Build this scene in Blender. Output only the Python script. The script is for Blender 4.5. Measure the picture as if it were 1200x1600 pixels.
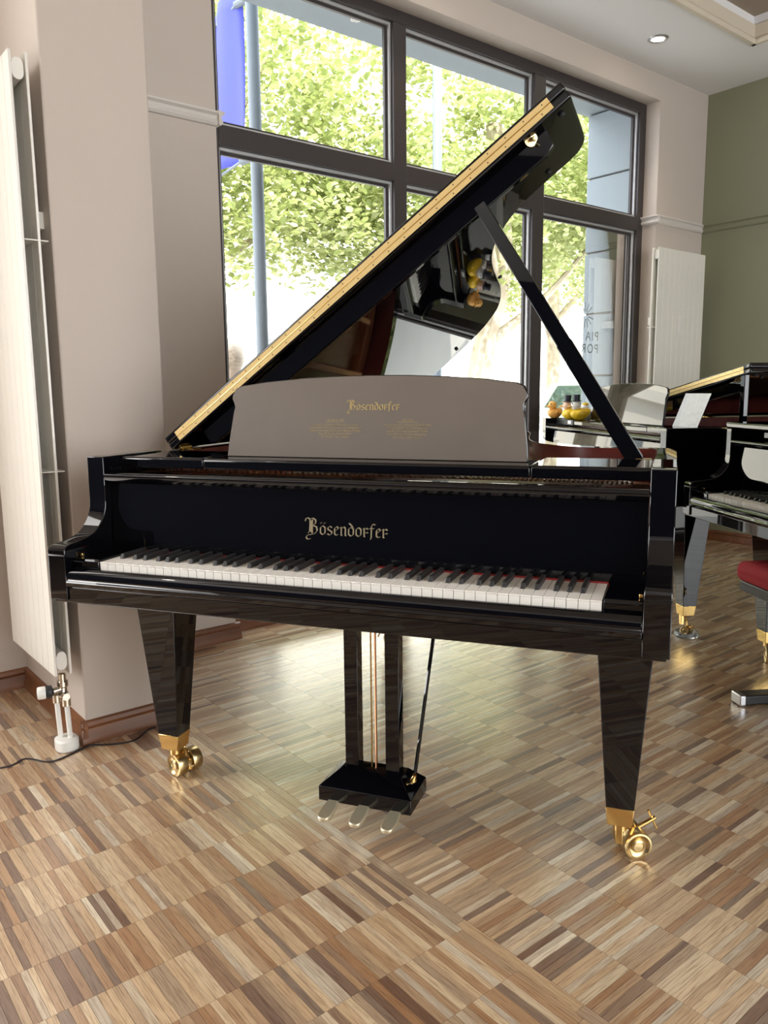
import bpy, bmesh, math, random
from mathutils import Vector, Matrix
random.seed(7)
R = math.radians
PI = math.pi
scene = bpy.context.scene
for o in list(bpy.data.objects):
    bpy.data.objects.remove(o)
C = scene.collection

# ------------------------------------------------------------------ camera
cam_d = bpy.data.cameras.new('camera')
cam = bpy.data.objects.new('camera', cam_d)
C.objects.link(cam)
CAM = Vector((-0.982, -1.438, 1.1546))
c_r = Vector((0.776, -0.630, -0.010)).normalized()
c_f = Vector((0.622, 0.768, -0.151)).normalized()
c_u = c_r.cross(c_f).normalized()
c_r = c_f.cross(c_u).normalized()
m = Matrix.Identity(4)
for i, v in enumerate((c_r, c_u, -c_f)):
    for j in range(3):
        m[j][i] = v[j]
m.translation = CAM
cam.matrix_world = m
cam_d.sensor_width = 36.0
F_PX = 1234.88
cam_d.lens = F_PX / 1600 * 36.0
cam_d.clip_start = 0.05
cam_d.clip_end = 200
scene.camera = cam


def to_px(p):
    d = Vector(p) - CAM
    z = d.dot(c_f)
    if z < 0.05:
        return None
    return (600 + F_PX * d.dot(c_r) / z, 800 - F_PX * d.dot(c_u) / z, z)


# ------------------------------------------------------------------ world, sun, window daylight, exposure
world = bpy.data.worlds.new('sky')
scene.world = world
world.use_nodes = True
bg = world.node_tree.nodes['Background']
bg.inputs[0].default_value = (0.93, 0.97, 1.0, 1)
bg.inputs[1].default_value = 6.5
sun_d = bpy.data.lights.new('sun_offscreen', 'SUN')
sun_d.energy = 11.0
sun_d.angle = R(0.6)
sun_d.color = (1.0, 0.93, 0.80)
sun = bpy.data.objects.new('sun_offscreen', sun_d)
C.objects.link(sun)
sun.rotation_euler = Vector((0.25, 0.62, -0.85)).to_track_quat('-Z', 'Y').to_euler()


def area(name, loc, d, sx, sy, energy, col):
    l = bpy.data.lights.new(name, 'AREA')
    l.shape = 'RECTANGLE'
    l.size = sx
    l.size_y = sy
    l.energy = energy
    l.color = col
    o = bpy.data.objects.new(name, l)
    C.objects.link(o)
    o.location = loc
    o.rotation_euler = Vector(d).to_track_quat('-Z', 'Z').to_euler()
    return o


area('daylight_second_window_offscreen', (-2.6, 1.95, 1.75), (0, -1, -0.1), 2.6, 2.5, 140, (1.0, 0.98, 0.95))
area('daylight_back_shopfront_offscreen', (0.6, -4.92, 1.75), (0, 1, -0.05), 5.0, 2.5, 36, (1.0, 0.97, 0.93))
scene.view_settings.view_transform = 'Standard'
scene.view_settings.look = 'None'
scene.view_settings.exposure = 0.0
scene.view_settings.gamma = 1.0
scene.view_settings.use_curve_mapping = False

# ------------------------------------------------------------------ materials
MATS = {}


def mat(name, col, rough=0.5, metal=0.0, spec=0.5, coat=0.0, trans=0.0, bump=None, noise=None, emit=None):
    """procedural principled material; noise=(scale, amount, col2) mottles colour, bump=(scale, strength)"""
    if name in MATS:
        return MATS[name]
    mt = bpy.data.materials.new(name)
    mt.use_nodes = True
    nt = mt.node_tree
    b = nt.nodes['Principled BSDF']
    b.inputs['Base Color'].default_value = (*col, 1)
    b.inputs['Roughness'].default_value = rough
    b.inputs['Metallic'].default_value = metal
    b.inputs['Specular IOR Level'].default_value = spec
    b.inputs['Coat Weight'].default_value = coat
    if emit:
        b.inputs['Emission Color'].default_value = (*emit[0], 1)
        b.inputs['Emission Strength'].default_value = emit[1]
    if noise or bump:
        tc = nt.nodes.new('ShaderNodeTexCoord')
    if noise:
        n = nt.nodes.new('ShaderNodeTexNoise')
        n.inputs['Scale'].default_value = noise[0]
        n.inputs['Detail'].default_value = 4
        nt.links.new(tc.outputs['Object'], n.inputs['Vector'])
        mx = nt.nodes.new('ShaderNodeMix')
        mx.data_type = 'RGBA'
        mx.inputs[6].default_value = (*col, 1)
        mx.inputs[7].default_value = (*noise[2], 1)
        mp = nt.nodes.new('ShaderNodeMapRange')
        mp.inputs[1].default_value = 0.35
        mp.inputs[2].default_value = 0.75
        mp.inputs[4].default_value = noise[1]
        nt.links.new(n.outputs[0], mp.inputs[0])
        nt.links.new(mp.outputs[0], mx.inputs[0])
        nt.links.new(mx.outputs[2], b.inputs['Base Color'])
    if bump:
        n2 = nt.nodes.new('ShaderNodeTexNoise')
        n2.inputs['Scale'].default_value = bump[0]
        n2.inputs['Detail'].default_value = 3
        nt.links.new(tc.outputs['Object'], n2.inputs['Vector'])
        bp = nt.nodes.new('ShaderNodeBump')
        bp.inputs['Strength'].default_value = bump[1]
        bp.inputs['Distance'].default_value = 0.003
        nt.links.new(n2.outputs[0], bp.inputs['Height'])
        nt.links.new(bp.outputs[0], b.inputs['Normal'])
    MATS[name] = mt
    return mt


def wood_mat(name, c1, c2, scale, rough, axis=0):
    mt = bpy.data.materials.new(name)
    mt.use_nodes = True
    nt = mt.node_tree
    b = nt.nodes['Principled BSDF']
    b.inputs['Roughness'].default_value = rough
    tc = nt.nodes.new('ShaderNodeTexCoord')
    mpg = nt.nodes.new('ShaderNodeMapping')
    s = [scale] * 3
    s[axis] = scale * 0.06
    mpg.inputs['Scale'].default_value = s
    n = nt.nodes.new('ShaderNodeTexNoise')
    n.inputs['Scale'].default_value = 1.0
    n.inputs['Detail'].default_value = 5
    n.inputs['Distortion'].default_value = 0.4
    cr = nt.nodes.new('ShaderNodeValToRGB')
    cr.color_ramp.elements[0].position = 0.3
    cr.color_ramp.elements[0].color = (*c1, 1)
    cr.color_ramp.elements[1].position = 0.7
    cr.color_ramp.elements[1].color = (*c2, 1)
    nt.links.new(tc.outputs['Object'], mpg.inputs[0])
    nt.links.new(mpg.outputs[0], n.inputs['Vector'])
    nt.links.new(n.outputs[0], cr.inputs[0])
    nt.links.new(cr.outputs[0], b.inputs['Base Color'])
    MATS[name] = mt
    return mt


LACQ = mat('black_polyester_lacquer', (0.0015, 0.0016, 0.0028), 0.02, spec=0.58)
DESKM = mat('taupe_matte_desk_cover', (0.140, 0.113, 0.092), 0.55, noise=(6.0, 0.5, (0.108, 0.086, 0.070)))
BRASS = mat('polished_brass', (0.78, 0.53, 0.20), 0.16, metal=1.0)
BRASSM = mat('brushed_brass', (0.62, 0.47, 0.24), 0.30, metal=1.0)
HINGEM = mat('hinge_brass', (0.80, 0.58, 0.25), 0.38, metal=0.35)
GOLDP = mat('gold_print', (0.62, 0.47, 0.22), 0.35, metal=0.6)
INLAY = mat('inlay_brass', (0.48, 0.40, 0.26), 0.38, metal=0.7)
IVORY = mat('ivory_white_key', (0.83, 0.79, 0.72), 0.22)
EBONY = mat('ebony_key', (0.018, 0.017, 0.017), 0.38)
REDFELT = mat('red_felt', (0.35, 0.03, 0.03), 0.9)
MAHOG = wood_mat('mahogany_inner_rim', (0.075, 0.012, 0.010), (0.13, 0.026, 0.018), 9, 0.25, 0)
PLATE = mat('bronzed_iron_plate', (0.50, 0.19, 0.075), 0.34, metal=0.55)
SPRUCE = wood_mat('spruce_soundboard', (0.52, 0.31, 0.14), (0.62, 0.40, 0.20), 30, 0.35, 1)
STEEL = mat('string_steel', (0.75, 0.73, 0.70), 0.22, metal=1.0)
COPPER = mat('copper_string', (0.72, 0.36, 0.20), 0.28, metal=1.0)
RUBBER = mat('black_rubber', (0.012, 0.012, 0.012), 0.7)
DARKM = mat('dark_screw', (0.09, 0.06, 0.03), 0.4, metal=0.8)
PEDALM = mat('worn_brass_pedal', (0.74, 0.66, 0.46), 0.38, metal=0.8)
GLASSC = mat('clear_coaster', (0.75, 0.8, 0.82), 0.05, spec=0.8)
MATS['clear_coaster'].node_tree.nodes['Principled BSDF'].inputs['Transmission Weight'].default_value = 0.8

WPILLAR = mat('beige_wall_paint', (0.56, 0.485, 0.425), 0.85, bump=(140.0, 0.3))
WWIN = WPILLAR
WGREEN = mat('olive_green_wall_paint', (0.255, 0.255, 0.165), 0.85, bump=(140.0, 0.15))
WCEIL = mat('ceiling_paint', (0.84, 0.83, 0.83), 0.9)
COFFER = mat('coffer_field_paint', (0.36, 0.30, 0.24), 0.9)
TRIMW = mat('cream_moulding_paint', (0.66, 0.61, 0.56), 0.6)
COFTRIM = mat('coffer_trim_paint', (0.70, 0.62, 0.50), 0.5)
BASEW = wood_mat('baseboard_cherry_wood', (0.13, 0.045, 0.016), (0.22, 0.085, 0.032), 16, 0.35, 0)
FRAMEM = mat('brown_window_frame', (0.042, 0.034, 0.034), 0.38)
GASKET = mat('pale_glazing_bead', (0.55, 0.55, 0.55), 0.4, metal=0.5)
RADM = mat('radiator_enamel', (0.78, 0.75, 0.68), 0.3)
RADIN = mat('radiator_fin_metal', (0.45, 0.42, 0.38), 0.5)
CHROME = mat('nickel_valve', (0.62, 0.56, 0.47), 0.25, metal=1.0)
WHITEP = mat('white_plastic', (0.80, 0.78, 0.73), 0.4)
BLACKP = mat('black_plastic', (0.012, 0.012, 0.014), 0.4)
CABLEM = mat('dark_cable_sheath', (0.018, 0.010, 0.012), 0.5)
REDV = mat('red_velvet', (0.42, 0.006, 0.022), 0.8, noise=(60, 0.5, (0.30, 0.004, 0.016)))
SILVER = mat('silver_cap', (0.6, 0.6, 0.62), 0.3, metal=1.0)
PAPER = mat('printed_sheet_paper', (0.82, 0.83, 0.84), 0.7, noise=(40, 0.35, (0.45, 0.46, 0.48)))
STONE = mat('pale_grey_facade_render', (0.27, 0.31, 0.345), 0.8, bump=(60, 0.2))
PAVE = mat('street_paving', (0.42, 0.41, 0.40), 0.9, noise=(3, 0.4, (0.34, 0.33, 0.32)))
FACADE = mat('pale_facade_plaster', (0.86, 0.82, 0.74), 0.9)
BANNER = mat('blue_banner_cloth', (0.20, 0.22, 0.72), 0.8)
POLEM = mat('galvanised_pole', (0.17, 0.20, 0.235), 0.55)
BARK = mat('plane_tree_bark', (0.30, 0.24, 0.17), 0.9, noise=(5, 0.8, (0.55, 0.48, 0.36)))
LETTER = mat('grey_window_lettering', (0.13, 0.155, 0.17), 0.6)


def translucent(name, col, tcol, fac):
    mt = bpy.data.materials.new(name)
    mt.use_nodes = True
    nt = mt.node_tree
    out = nt.nodes['Material Output']
    b = nt.nodes['Principled BSDF']
    b.inputs['Base Color'].default_value = (*col, 1)
    b.inputs['Roughness'].default_value = 0.6
    t = nt.nodes.new('ShaderNodeBsdfTranslucent')
    t.inputs[0].default_value = (*tcol, 1)
    mx = nt.nodes.new('ShaderNodeMixShader')
    mx.inputs[0].default_value = fac
    nt.links.new(b.outputs[0], mx.inputs[1])
    nt.links.new(t.outputs[0], mx.inputs[2])
    nt.links.new(mx.outputs[0], out.inputs[0])
    return mt, nt, b, t


LEAF, nt_, b_, t_ = translucent('plane_tree_leaves', (0.30, 0.40, 0.08), (0.50, 0.58, 0.10), 0.45)
at_ = nt_.nodes.new('ShaderNodeAttribute')
at_.attribute_name = 'rnd'
cr_ = nt_.nodes.new('ShaderNodeValToRGB')
els = cr_.color_ramp.elements
els[0].color = (0.24, 0.29, 0.10, 1)
els[1].color = (0.72, 0.73, 0.44, 1)
e_ = els.new(0.55)
e_.color = (0.42, 0.47, 0.18, 1)
nt_.links.new(at_.outputs['Fac'], cr_.inputs[0])
nt_.links.new(cr_.outputs[0], b_.inputs['Base Color'])
nt_.links.new(cr_.outputs[0], t_.inputs[0])
FLAGM = translucent('blue_banner_translucent', (0.20, 0.22, 0.62), (0.26, 0.28, 0.82), 0.6)[0]

# window glass: thin pane, clear with Fresnel reflection
GLASS = bpy.data.materials.new('window_glass')
GLASS.use_nodes = True
nt_ = GLASS.node_tree
nt_.nodes.remove(nt_.nodes['Principled BSDF'])
tr_ = nt_.nodes.new('ShaderNodeBsdfTransparent')
tr_.inputs[0].default_value = (0.96, 0.98, 0.98, 1)
gl_ = nt_.nodes.new('ShaderNodeBsdfGlossy')
gl_.inputs['Roughness'].default_value = 0.0
fr_ = nt_.nodes.new('ShaderNodeFresnel')
fr_.inputs[0].default_value = 1.22
mx_ = nt_.nodes.new('ShaderNodeMixShader')
nt_.links.new(fr_.outputs[0], mx_.inputs[0])
nt_.links.new(tr_.outputs[0], mx_.inputs[1])
nt_.links.new(gl_.outputs[0], mx_.inputs[2])
nt_.links.new(mx_.outputs[0], nt_.nodes['Material Output'].inputs[0])


def parquet_mat(name, along, source):
    """varnished mosaic parquet strip; colour picked per strip, grain along the strip"""
    mt = bpy.data.materials.new(name)
    mt.use_nodes = True
    nt = mt.node_tree
    b = nt.nodes['Principled BSDF']
    if source == 'object':
        src = nt.nodes.new('ShaderNodeObjectInfo')
        sock = src.outputs['Random']
    else:
        src = nt.nodes.new('ShaderNodeAttribute')
        src.attribute_name = 'rnd'
        sock = src.outputs['Fac']
    cr = nt.nodes.new('ShaderNodeValToRGB')
    cr.color_ramp.interpolation = 'LINEAR'
    cols = [(0.0, (0.17, 0.085, 0.050)), (0.09, (0.25, 0.175, 0.125)), (0.18, (0.36, 0.19, 0.09)),
            (0.30, (0.44, 0.27, 0.145)), (0.44, (0.40, 0.285, 0.185)), (0.56, (0.52, 0.35, 0.20)),
            (0.72, (0.60, 0.42, 0.25)), (0.86, (0.66, 0.50, 0.32)), (0.94, (0.50, 0.41, 0.31)), (1.0, (0.80, 0.68, 0.50))]
    el = cr.color_ramp.elements
    el[0].position, el[0].color = cols[0][0], (*cols[0][1], 1)
    el[1].position, el[1].color = cols[-1][0], (*cols[-1][1], 1)
    for p, c in cols[1:-1]:
        e = el.new(p)
        e.color = (*c, 1)
    nt.links.new(sock, cr.inputs[0])
    geo = nt.nodes.new('ShaderNodeNewGeometry')
    mp = nt.nodes.new('ShaderNodeMapping')
    mp.inputs['Scale'].default_value = (16, 330, 16) if along == 'u' else (330, 16, 16)
    nt.links.new(geo.outputs['Position'], mp.inputs[0])
    # offset the grain per strip
    ad = nt.nodes.new('ShaderNodeVectorMath')
    ad.operation = 'ADD'
    mul = nt.nodes.new('ShaderNodeMath')
    mul.operation = 'MULTIPLY'
    mul.inputs[1].default_value = 190.0
    nt.links.new(sock, mul.inputs[0])
    nt.links.new(mp.outputs[0], ad.inputs[0])
    nt.links.new(mul.outputs[0], ad.inputs[1])
    n = nt.nodes.new('ShaderNodeTexNoise')
    n.inputs['Scale'].default_value = 1.0
    n.inputs['Detail'].default_value = 5
    n.inputs['Distortion'].default_value = 0.7
    nt.links.new(ad.outputs[0], n.inputs['Vector'])
    mx = nt.nodes.new('ShaderNodeMix')
    mx.data_type = 'RGBA'
    mx.blend_type = 'MULTIPLY'
    mr = nt.nodes.new('ShaderNodeMapRange')
    mr.inputs[1].default_value = 0.45
    mr.inputs[2].default_value = 0.72
    mr.inputs[4].default_value = 0.95
    nt.links.new(n.outputs[0], mr.inputs[0])
    nt.links.new(mr.outputs[0], mx.inputs[0])
    nt.links.new(cr.outputs[0], mx.inputs[6])
    mx.inputs[7].default_value = (0.52, 0.44, 0.38, 1)
    nt.links.new(mx.outputs[2], b.inputs['Base Color'])
    # varnish: worn gloss with scratches
    n2 = nt.nodes.new('ShaderNodeTexNoise')
    n2.inputs['Scale'].default_value = 9
    n2.inputs['Detail'].default_value = 6
    nt.links.new(geo.outputs['Position'], n2.inputs['Vector'])
    mr2 = nt.nodes.new('ShaderNodeMapRange')
    mr2.inputs[1].default_value = 0.3
    mr2.inputs[2].default_value = 0.7
    mr2.inputs[3].default_value = 0.36
    mr2.inputs[4].default_value = 0.40
    nt.links.new(n2.outputs[0], mr2.inputs[0])
    nt.links.new(mr2.outputs[0], b.inputs['Roughness'])
    b.inputs['Specular IOR Level'].default_value = 0.5
    b.inputs['Coat Weight'].default_value = 1.0
    b.inputs['Coat IOR'].default_value = 2.5
    b.inputs['Coat Roughness'].default_value = 0.24
    # fine scratches and undulation
    mp3 = nt.nodes.new('ShaderNodeMapping')
    mp3.inputs['Scale'].default_value = (60, 260, 60)
    mp3.inputs['Rotation'].default_value = (0, 0, 0.5)
    nt.links.new(geo.outputs['Position'], mp3.inputs[0])
    n3 = nt.nodes.new('ShaderNodeTexNoise')
    n3.inputs['Scale'].default_value = 0.35
    n3.inputs['Detail'].default_value = 4
    nt.links.new(mp3.outputs[0], n3.inputs['Vector'])
    bp = nt.nodes.new('ShaderNodeBump')
    bp.inputs['Strength'].default_value = 0.12
    bp.inputs['Distance'].default_value = 0.0012
    nt.links.new(n3.outputs[0], bp.inputs['Height'])
    nt.links.new(bp.outputs[0], b.inputs['Normal'])
    nt.links.new(bp.outputs[0], b.inputs['Coat Normal'])
    return mt


PQ = {(a, s): parquet_mat('parquet_%s_%s' % (a, s), a, s) for a in 'un' for s in ('object', 'attr')}
FLOORBASE = mat('parquet_joint_filler', (0.07, 0.04, 0.022), 0.6)


# ------------------------------------------------------------------ mesh helpers
class MB:
    def __init__(self):
        self.v = []
        self.f = []
        self.mi = []

    def add(self, vs, fs, mi=0):
        b = len(self.v)
        self.v += [tuple(v) for v in vs]
        self.f += [tuple(b + i for i in f) for f in fs]
        self.mi += [mi] * len(fs)
        return self

    def box(self, x0, x1, y0, y1, z0, z1, mi=0):
        vs = [(x, y, z) for z in (z0, z1) for y in (y0, y1) for x in (x0, x1)]
        return self.add(vs, [(0, 2, 3, 1), (4, 5, 7, 6), (0, 1, 5, 4), (2, 6, 7, 3), (0, 4, 6, 2), (1, 3, 7, 5)], mi)

    def frustum(self, c0, h0, z0, c1, h1, z1):
        vs = []
        for (c, h, z) in ((c0, h0, z0), (c1, h1, z1)):
            for sy in (-1, 1):
                for sx in (-1, 1):
                    vs.append((c[0] + sx * h[0], c[1] + sy * h[1], z))
        return self.add(vs, [(0, 2, 3, 1), (4, 5, 7, 6), (0, 1, 5, 4), (2, 6, 7, 3), (0, 4, 6, 2), (1, 3, 7, 5)])

    def prism_x(self, prof, x0, x1):
        """profile [(y,z)] extruded along x"""
        n = len(prof)
        vs = [(x0, y, z) for y, z in prof] + [(x1, y, z) for y, z in prof]
        fs = [tuple(range(n)), tuple(range(2 * n - 1, n - 1, -1))]
        fs += [(i, i + n, (i + 1) % n + n, (i + 1) % n) for i in range(n)]
        return self.add(vs, fs)

    def prism_y(self, prof, y0, y1):
        n = len(prof)
        vs = [(x, y0, z) for x, z in prof] + [(x, y1, z) for x, z in prof]
        fs = [tuple(range(n)), tuple(range(2 * n - 1, n - 1, -1))]
        fs += [(i, i + n, (i + 1) % n + n, (i + 1) % n) for i in range(n)]
        return self.add(vs, fs)

    def prism_z(self, poly, z0, z1):
        n = len(poly)
        vs = [(x, y, z0) for x, y in poly] + [(x, y, z1) for x, y in poly]
        fs = [tuple(range(n)), tuple(range(2 * n - 1, n - 1, -1))]
        fs += [(i, i + n, (i + 1) % n + n, (i + 1) % n) for i in range(n)]
        return self.add(vs, fs)

    def tube(self, pts, rad, seg=10, cap=True):
        pts = [Vector(p) for p in pts]
        rads = rad if isinstance(rad, (list, tuple)) else [rad] * len(pts)
        rings = []
        ref = None
        for i, p in enumerate(pts):
            t = (pts[min(i + 1, len(pts) - 1)] - pts[max(i - 1, 0)]).normalized()
            if ref is None:
                ref = Vector((0, 0, 1)) if abs(t.z) < 0.9 else Vector((1, 0, 0))
            a = t.cross(ref)
            if a.length < 1e-6:
                a = t.orthogonal()
            a.normalize()
            b = t.cross(a).normalized()
            ref = -b if False else ref
            rings.append([p + (a * math.cos(2 * PI * k / seg) + b * math.sin(2 * PI * k / seg)) * rads[i] for k in range(seg)])
        vs = [v for r in rings for v in r]
        fs = []
        for i in range(len(pts) - 1):
            for k in range(seg):
                k2 = (k + 1) % seg
                fs.append((i * seg + k, i * seg + k2, (i + 1) * seg + k2, (i + 1) * seg + k))
        if cap:
            fs.append(tuple(range(seg - 1, -1, -1)))
            fs.append(tuple((len(pts) - 1) * seg + k for k in range(seg)))
        return self.add(vs, fs)

    def lathe(self, prof, origin, axis, seg=24):
        """profile [(r,h)] revolved about axis from origin"""
        ax = Vector(axis).normalized()
        a = ax.orthogonal().normalized()
        b = ax.cross(a)
        o = Vector(origin)
        vs = []
        for r, h in prof:
            for k in range(seg):
                t = 2 * PI * k / seg
                vs.append(o + ax * h + (a * math.cos(t) + b * math.sin(t)) * max(r, 1e-5))
        fs = []
        for i in range(len(prof) - 1):
            for k in range(seg):
                k2 = (k + 1) % seg
                fs.append((i * seg + k, i * seg + k2, (i + 1) * seg + k2, (i + 1) * seg + k))
        fs.append(tuple(range(seg - 1, -1, -1)))
        fs.append(tuple((len(prof) - 1) * seg + k for k in range(seg)))
        return self.add(vs, fs)

    def ball(self, c, r, seg=16, rings=10):
        vs = []
        for i in range(rings + 1):
            th = PI * i / rings
            for k in range(seg):
                ph = 2 * PI * k / seg
                rr = max(math.sin(th), 1e-4)
                vs.append((c[0] + r[0] * rr * math.cos(ph), c[1] + r[1] * rr * math.sin(ph), c[2] + r[2] * math.cos(th)))
        fs = []
        for i in range(rings):
            for k in range(seg):
                k2 = (k + 1) % seg
                fs.append((i * seg + k, (i + 1) * seg + k, (i + 1) * seg + k2, i * seg + k2))
        return self.add(vs, fs)

    def build(self, name, mats, parent=None, bevel=0.0, smooth=35, segs=2):
        me = bpy.data.meshes.new(name)
        me.from_pydata(self.v, [], self.f)
        for mm in (mats if isinstance(mats, (list, tuple)) else [mats]):
            me.materials.append(mm)
        if any(self.mi):
            me.polygons.foreach_set('material_index', self.mi)
        bm = bmesh.new()
        bm.from_mesh(me)
        bmesh.ops.recalc_face_normals(bm, faces=bm.faces)
        bm.to_mesh(me)
        bm.free()
        if smooth:
            for p in me.polygons:
                p.use_smooth = True
            me.set_sharp_from_angle(angle=R(smooth))
        o = bpy.data.objects.new(name, me)
        C.objects.link(o)
        if parent:
            o.parent = parent
        if bevel:
            md = o.modifiers.new('bevel', 'BEVEL')
            md.width = bevel
            md.segments = segs
            md.limit_method = 'ANGLE'
            md.angle_limit = R(38)
            md.harden_normals = False
        return o


def tag(o, label, cat, group=None):
    o['label'] = label
    o['category'] = cat
    if group:
        o['group'] = group
    return o


def struct(o, label=None):
    o['kind'] = 'structure'
    if label:
        o['label'] = label
    return o


def empty(name, loc=(0, 0, 0), rz=0.0, sc=1.0):
    o = bpy.data.objects.new(name, None)
    C.objects.link(o)
    o.location = loc
    o.rotation_euler = (0, 0, rz)
    o.scale = (sc, sc, sc)
    o.empty_display_size = 0.1
    return o


def copy_tree(o, parent=None, skip=()):
    c = o.copy()
    C.objects.link(c)
    c.parent = parent
    for ch in o.children:
        if ch.name.split('.')[0] in skip:
            continue
        copy_tree(ch, c, skip)
    return c


def smooth_closed(pts, it=2):
    for _ in range(it):
        q = []
        for i in range(len(pts)):
            a, b = pts[i], pts[(i + 1) % len(pts)]
            q.append((a[0] * .75 + b[0] * .25, a[1] * .75 + b[1] * .25))
            q.append((a[0] * .25 + b[0] * .75, a[1] * .25 + b[1] * .75))
        pts = q
    return pts


def smooth_open(pts, it=2):
    for _ in range(it):
        q = [pts[0]]
        for i in range(len(pts) - 1):
            a, b = pts[i], pts[i + 1]
            q.append(tuple(x * .75 + y * .25 for x, y in zip(a, b)))
            q.append(tuple(x * .25 + y * .75 for x, y in zip(a, b)))
        q.append(pts[-1])
        pts = q
    return pts


def text_mesh(body, size, mt, name, parent, loc, rot, align='CENTER', spacing=1.0, scale=(1, 1, 1)):
    cu = bpy.data.curves.new(name, 'FONT')
    cu.body = body
    cu.size = size
    cu.align_x = align
    cu.space_character = spacing
    t = bpy.data.objects.new(name + '_tmp', cu)
    C.objects.link(t)
    dg = bpy.context.evaluated_depsgraph_get()
    me = bpy.data.meshes.new_from_object(t.evaluated_get(dg))
    bpy.data.objects.remove(t)
    bpy.data.curves.remove(cu)
    me.materials.clear()
    me.materials.append(mt)
    o = bpy.data.objects.new(name, me)
    C.objects.link(o)
    o.parent = parent
    o.location = loc
    o.rotation_euler = rot
    o.scale = scale
    return o


# ------------------------------------------------------------------ room shell (X along the window wall, Y towards the street)
NW = 1.83           # inner face of window wall
UG = 4.745          # green wall
ZC = 3.26           # ceiling
UL, NB = -4.5, -5.0
W0, W1 = 0.752, 4.135   # window opening
NF = 1.936          # front of window frame

floor = struct(MB().box(UL, UG + .3, NB, 2.0, -0.25, -0.004).build('floor', FLOORBASE, smooth=0),
               'mosaic parquet floor of thin hardwood strips')

# --- parquet strips
strips = []
rnd = random.Random(3)
WV = 0.16
k0 = 0.3104
rows = [k0 - k * WV for k in range(-10, 19)]
for a in rows:
    n1, n0 = a, a - WV
    if n0 > NW:
        continue
    u = 0.122
    while u > -3.2:
        w = rnd.choice((.013, .0145, .016, .0175, .019, .022))
        strips.append((u - w, u, n0, min(n1, NW + .02), 'n', rnd.random()))
        u -= w
ub = [0.150, 0.297]
while ub[-1] < UG:
    ub.append(ub[-1] + WV)
for i in range(len(ub) - 1):
    nn = 1.93
    while nn > -2.4:
        w = rnd.choice((.013, .0145, .016, .0175, .019, .022))
        strips.append((ub[i], ub[i + 1], nn - w, nn, 'u', rnd.random()))
        nn -= w
nn = 1.93
while nn > -2.4:   # border strips lying along the joint
    strips.append((0.1225, 0.1495, nn - 0.32, nn, 'n', 0.25 + 0.4 * rnd.random()))
    nn -= 0.32


def px_area(s):
    ps = [to_px((u, n, 0)) for u, n in ((s[0], s[2]), (s[1], s[2]), (s[1], s[3]), (s[0], s[3]))]
    if any(p is None for p in ps):
        return 0
    cx = sum(p[0] for p in ps) / 4
    cy = sum(p[1] for p in ps) / 4
    if not (0 < cx < 1200 and 0 < cy < 1600):
        return 0
    return abs(sum(ps[i][0] * ps[(i + 1) % 4][1] - ps[(i + 1) % 4][0] * ps[i][1] for i in range(4))) / 2


strips.sort(key=px_area, reverse=True)
unit = {}
for a in 'un':
    bmu = MB().box(-.5, .5, -.5, .5, -0.004, 0.0)
    ou = bmu.build('parquet_strip', PQ[(a, 'object')], smooth=0)
    unit[a] = ou.data
    bpy.data.objects.remove(ou)
G = 0.0007
for s in strips[:300]:
    o = bpy.data.objects.new('parquet_strip', unit[s[4]])
    C.objects.link(o)
    o.parent = floor
    o.location = ((s[0] + s[1]) / 2, (s[2] + s[3]) / 2, rnd.uniform(-.0002, 0))
    o.scale = (s[1] - s[0] - G, s[3] - s[2] - G, 1)
for a in 'un':
    vs, fs, rn = [], [], []
    for s in strips[300:]:
        if s[4] != a:
            continue
        z = rnd.uniform(-.0002, 0)
        x0, x1, y0, y1 = s[0] + G / 2, s[1] - G / 2, s[2] + G / 2, s[3] - G / 2
        b = len(vs)
        vs += [(x0, y0, -.004), (x1, y0, -.004), (x1, y1, -.004), (x0, y1, -.004), (x0, y0, z), (x1, y0, z), (x1, y1, z), (x0, y1, z)]
        fs += [(b + 4, b + 5, b + 6, b + 7), (b, b + 1, b + 5, b + 4), (b + 1, b + 2, b + 6, b + 5), (b + 2, b + 3, b + 7, b + 6), (b + 3, b, b + 4, b + 7)]
        rn += [s[5]] * 5
    me = bpy.data.meshes.new('parquet_field')
    me.from_pydata(vs, [], fs)
    at = me.attributes.new('rnd', 'FLOAT', 'FACE')
    at.data.foreach_set('value', rn)
    me.materials.append(PQ[(a, 'attr')])
    o = bpy.data.objects.new('parquet_field', me)
    C.objects.link(o)
    o.parent = floor
    o['kind'] = 'stuff'

# --- walls
w = MB()
w.box(-1.25, W0, NW, 2.43, -.25, 3.9)
w.box(UL - .3, -3.95, NW, 2.43, -.25, 3.9)
w.box(-3.95, -1.25, NW, 2.43, -.25, 0.45)
w.box(-3.95, -1.25, NW, 2.43, 3.05, 3.9)
w.box(W1, UG + .3, NW, 2.012, -.25, 3.9)
w.box(4.19, UG + .3, 2.012, 2.43, -.25, 3.9)
w.box(W0, W1, NW, 2.012, 3.10, 3.9)
w.box(W0, W1, NF, 2.43, -.25, 0.03)
wall_front = struct(w.build('wall_front', WWIN, smooth=0), 'off-white wall around the shop window')
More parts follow.
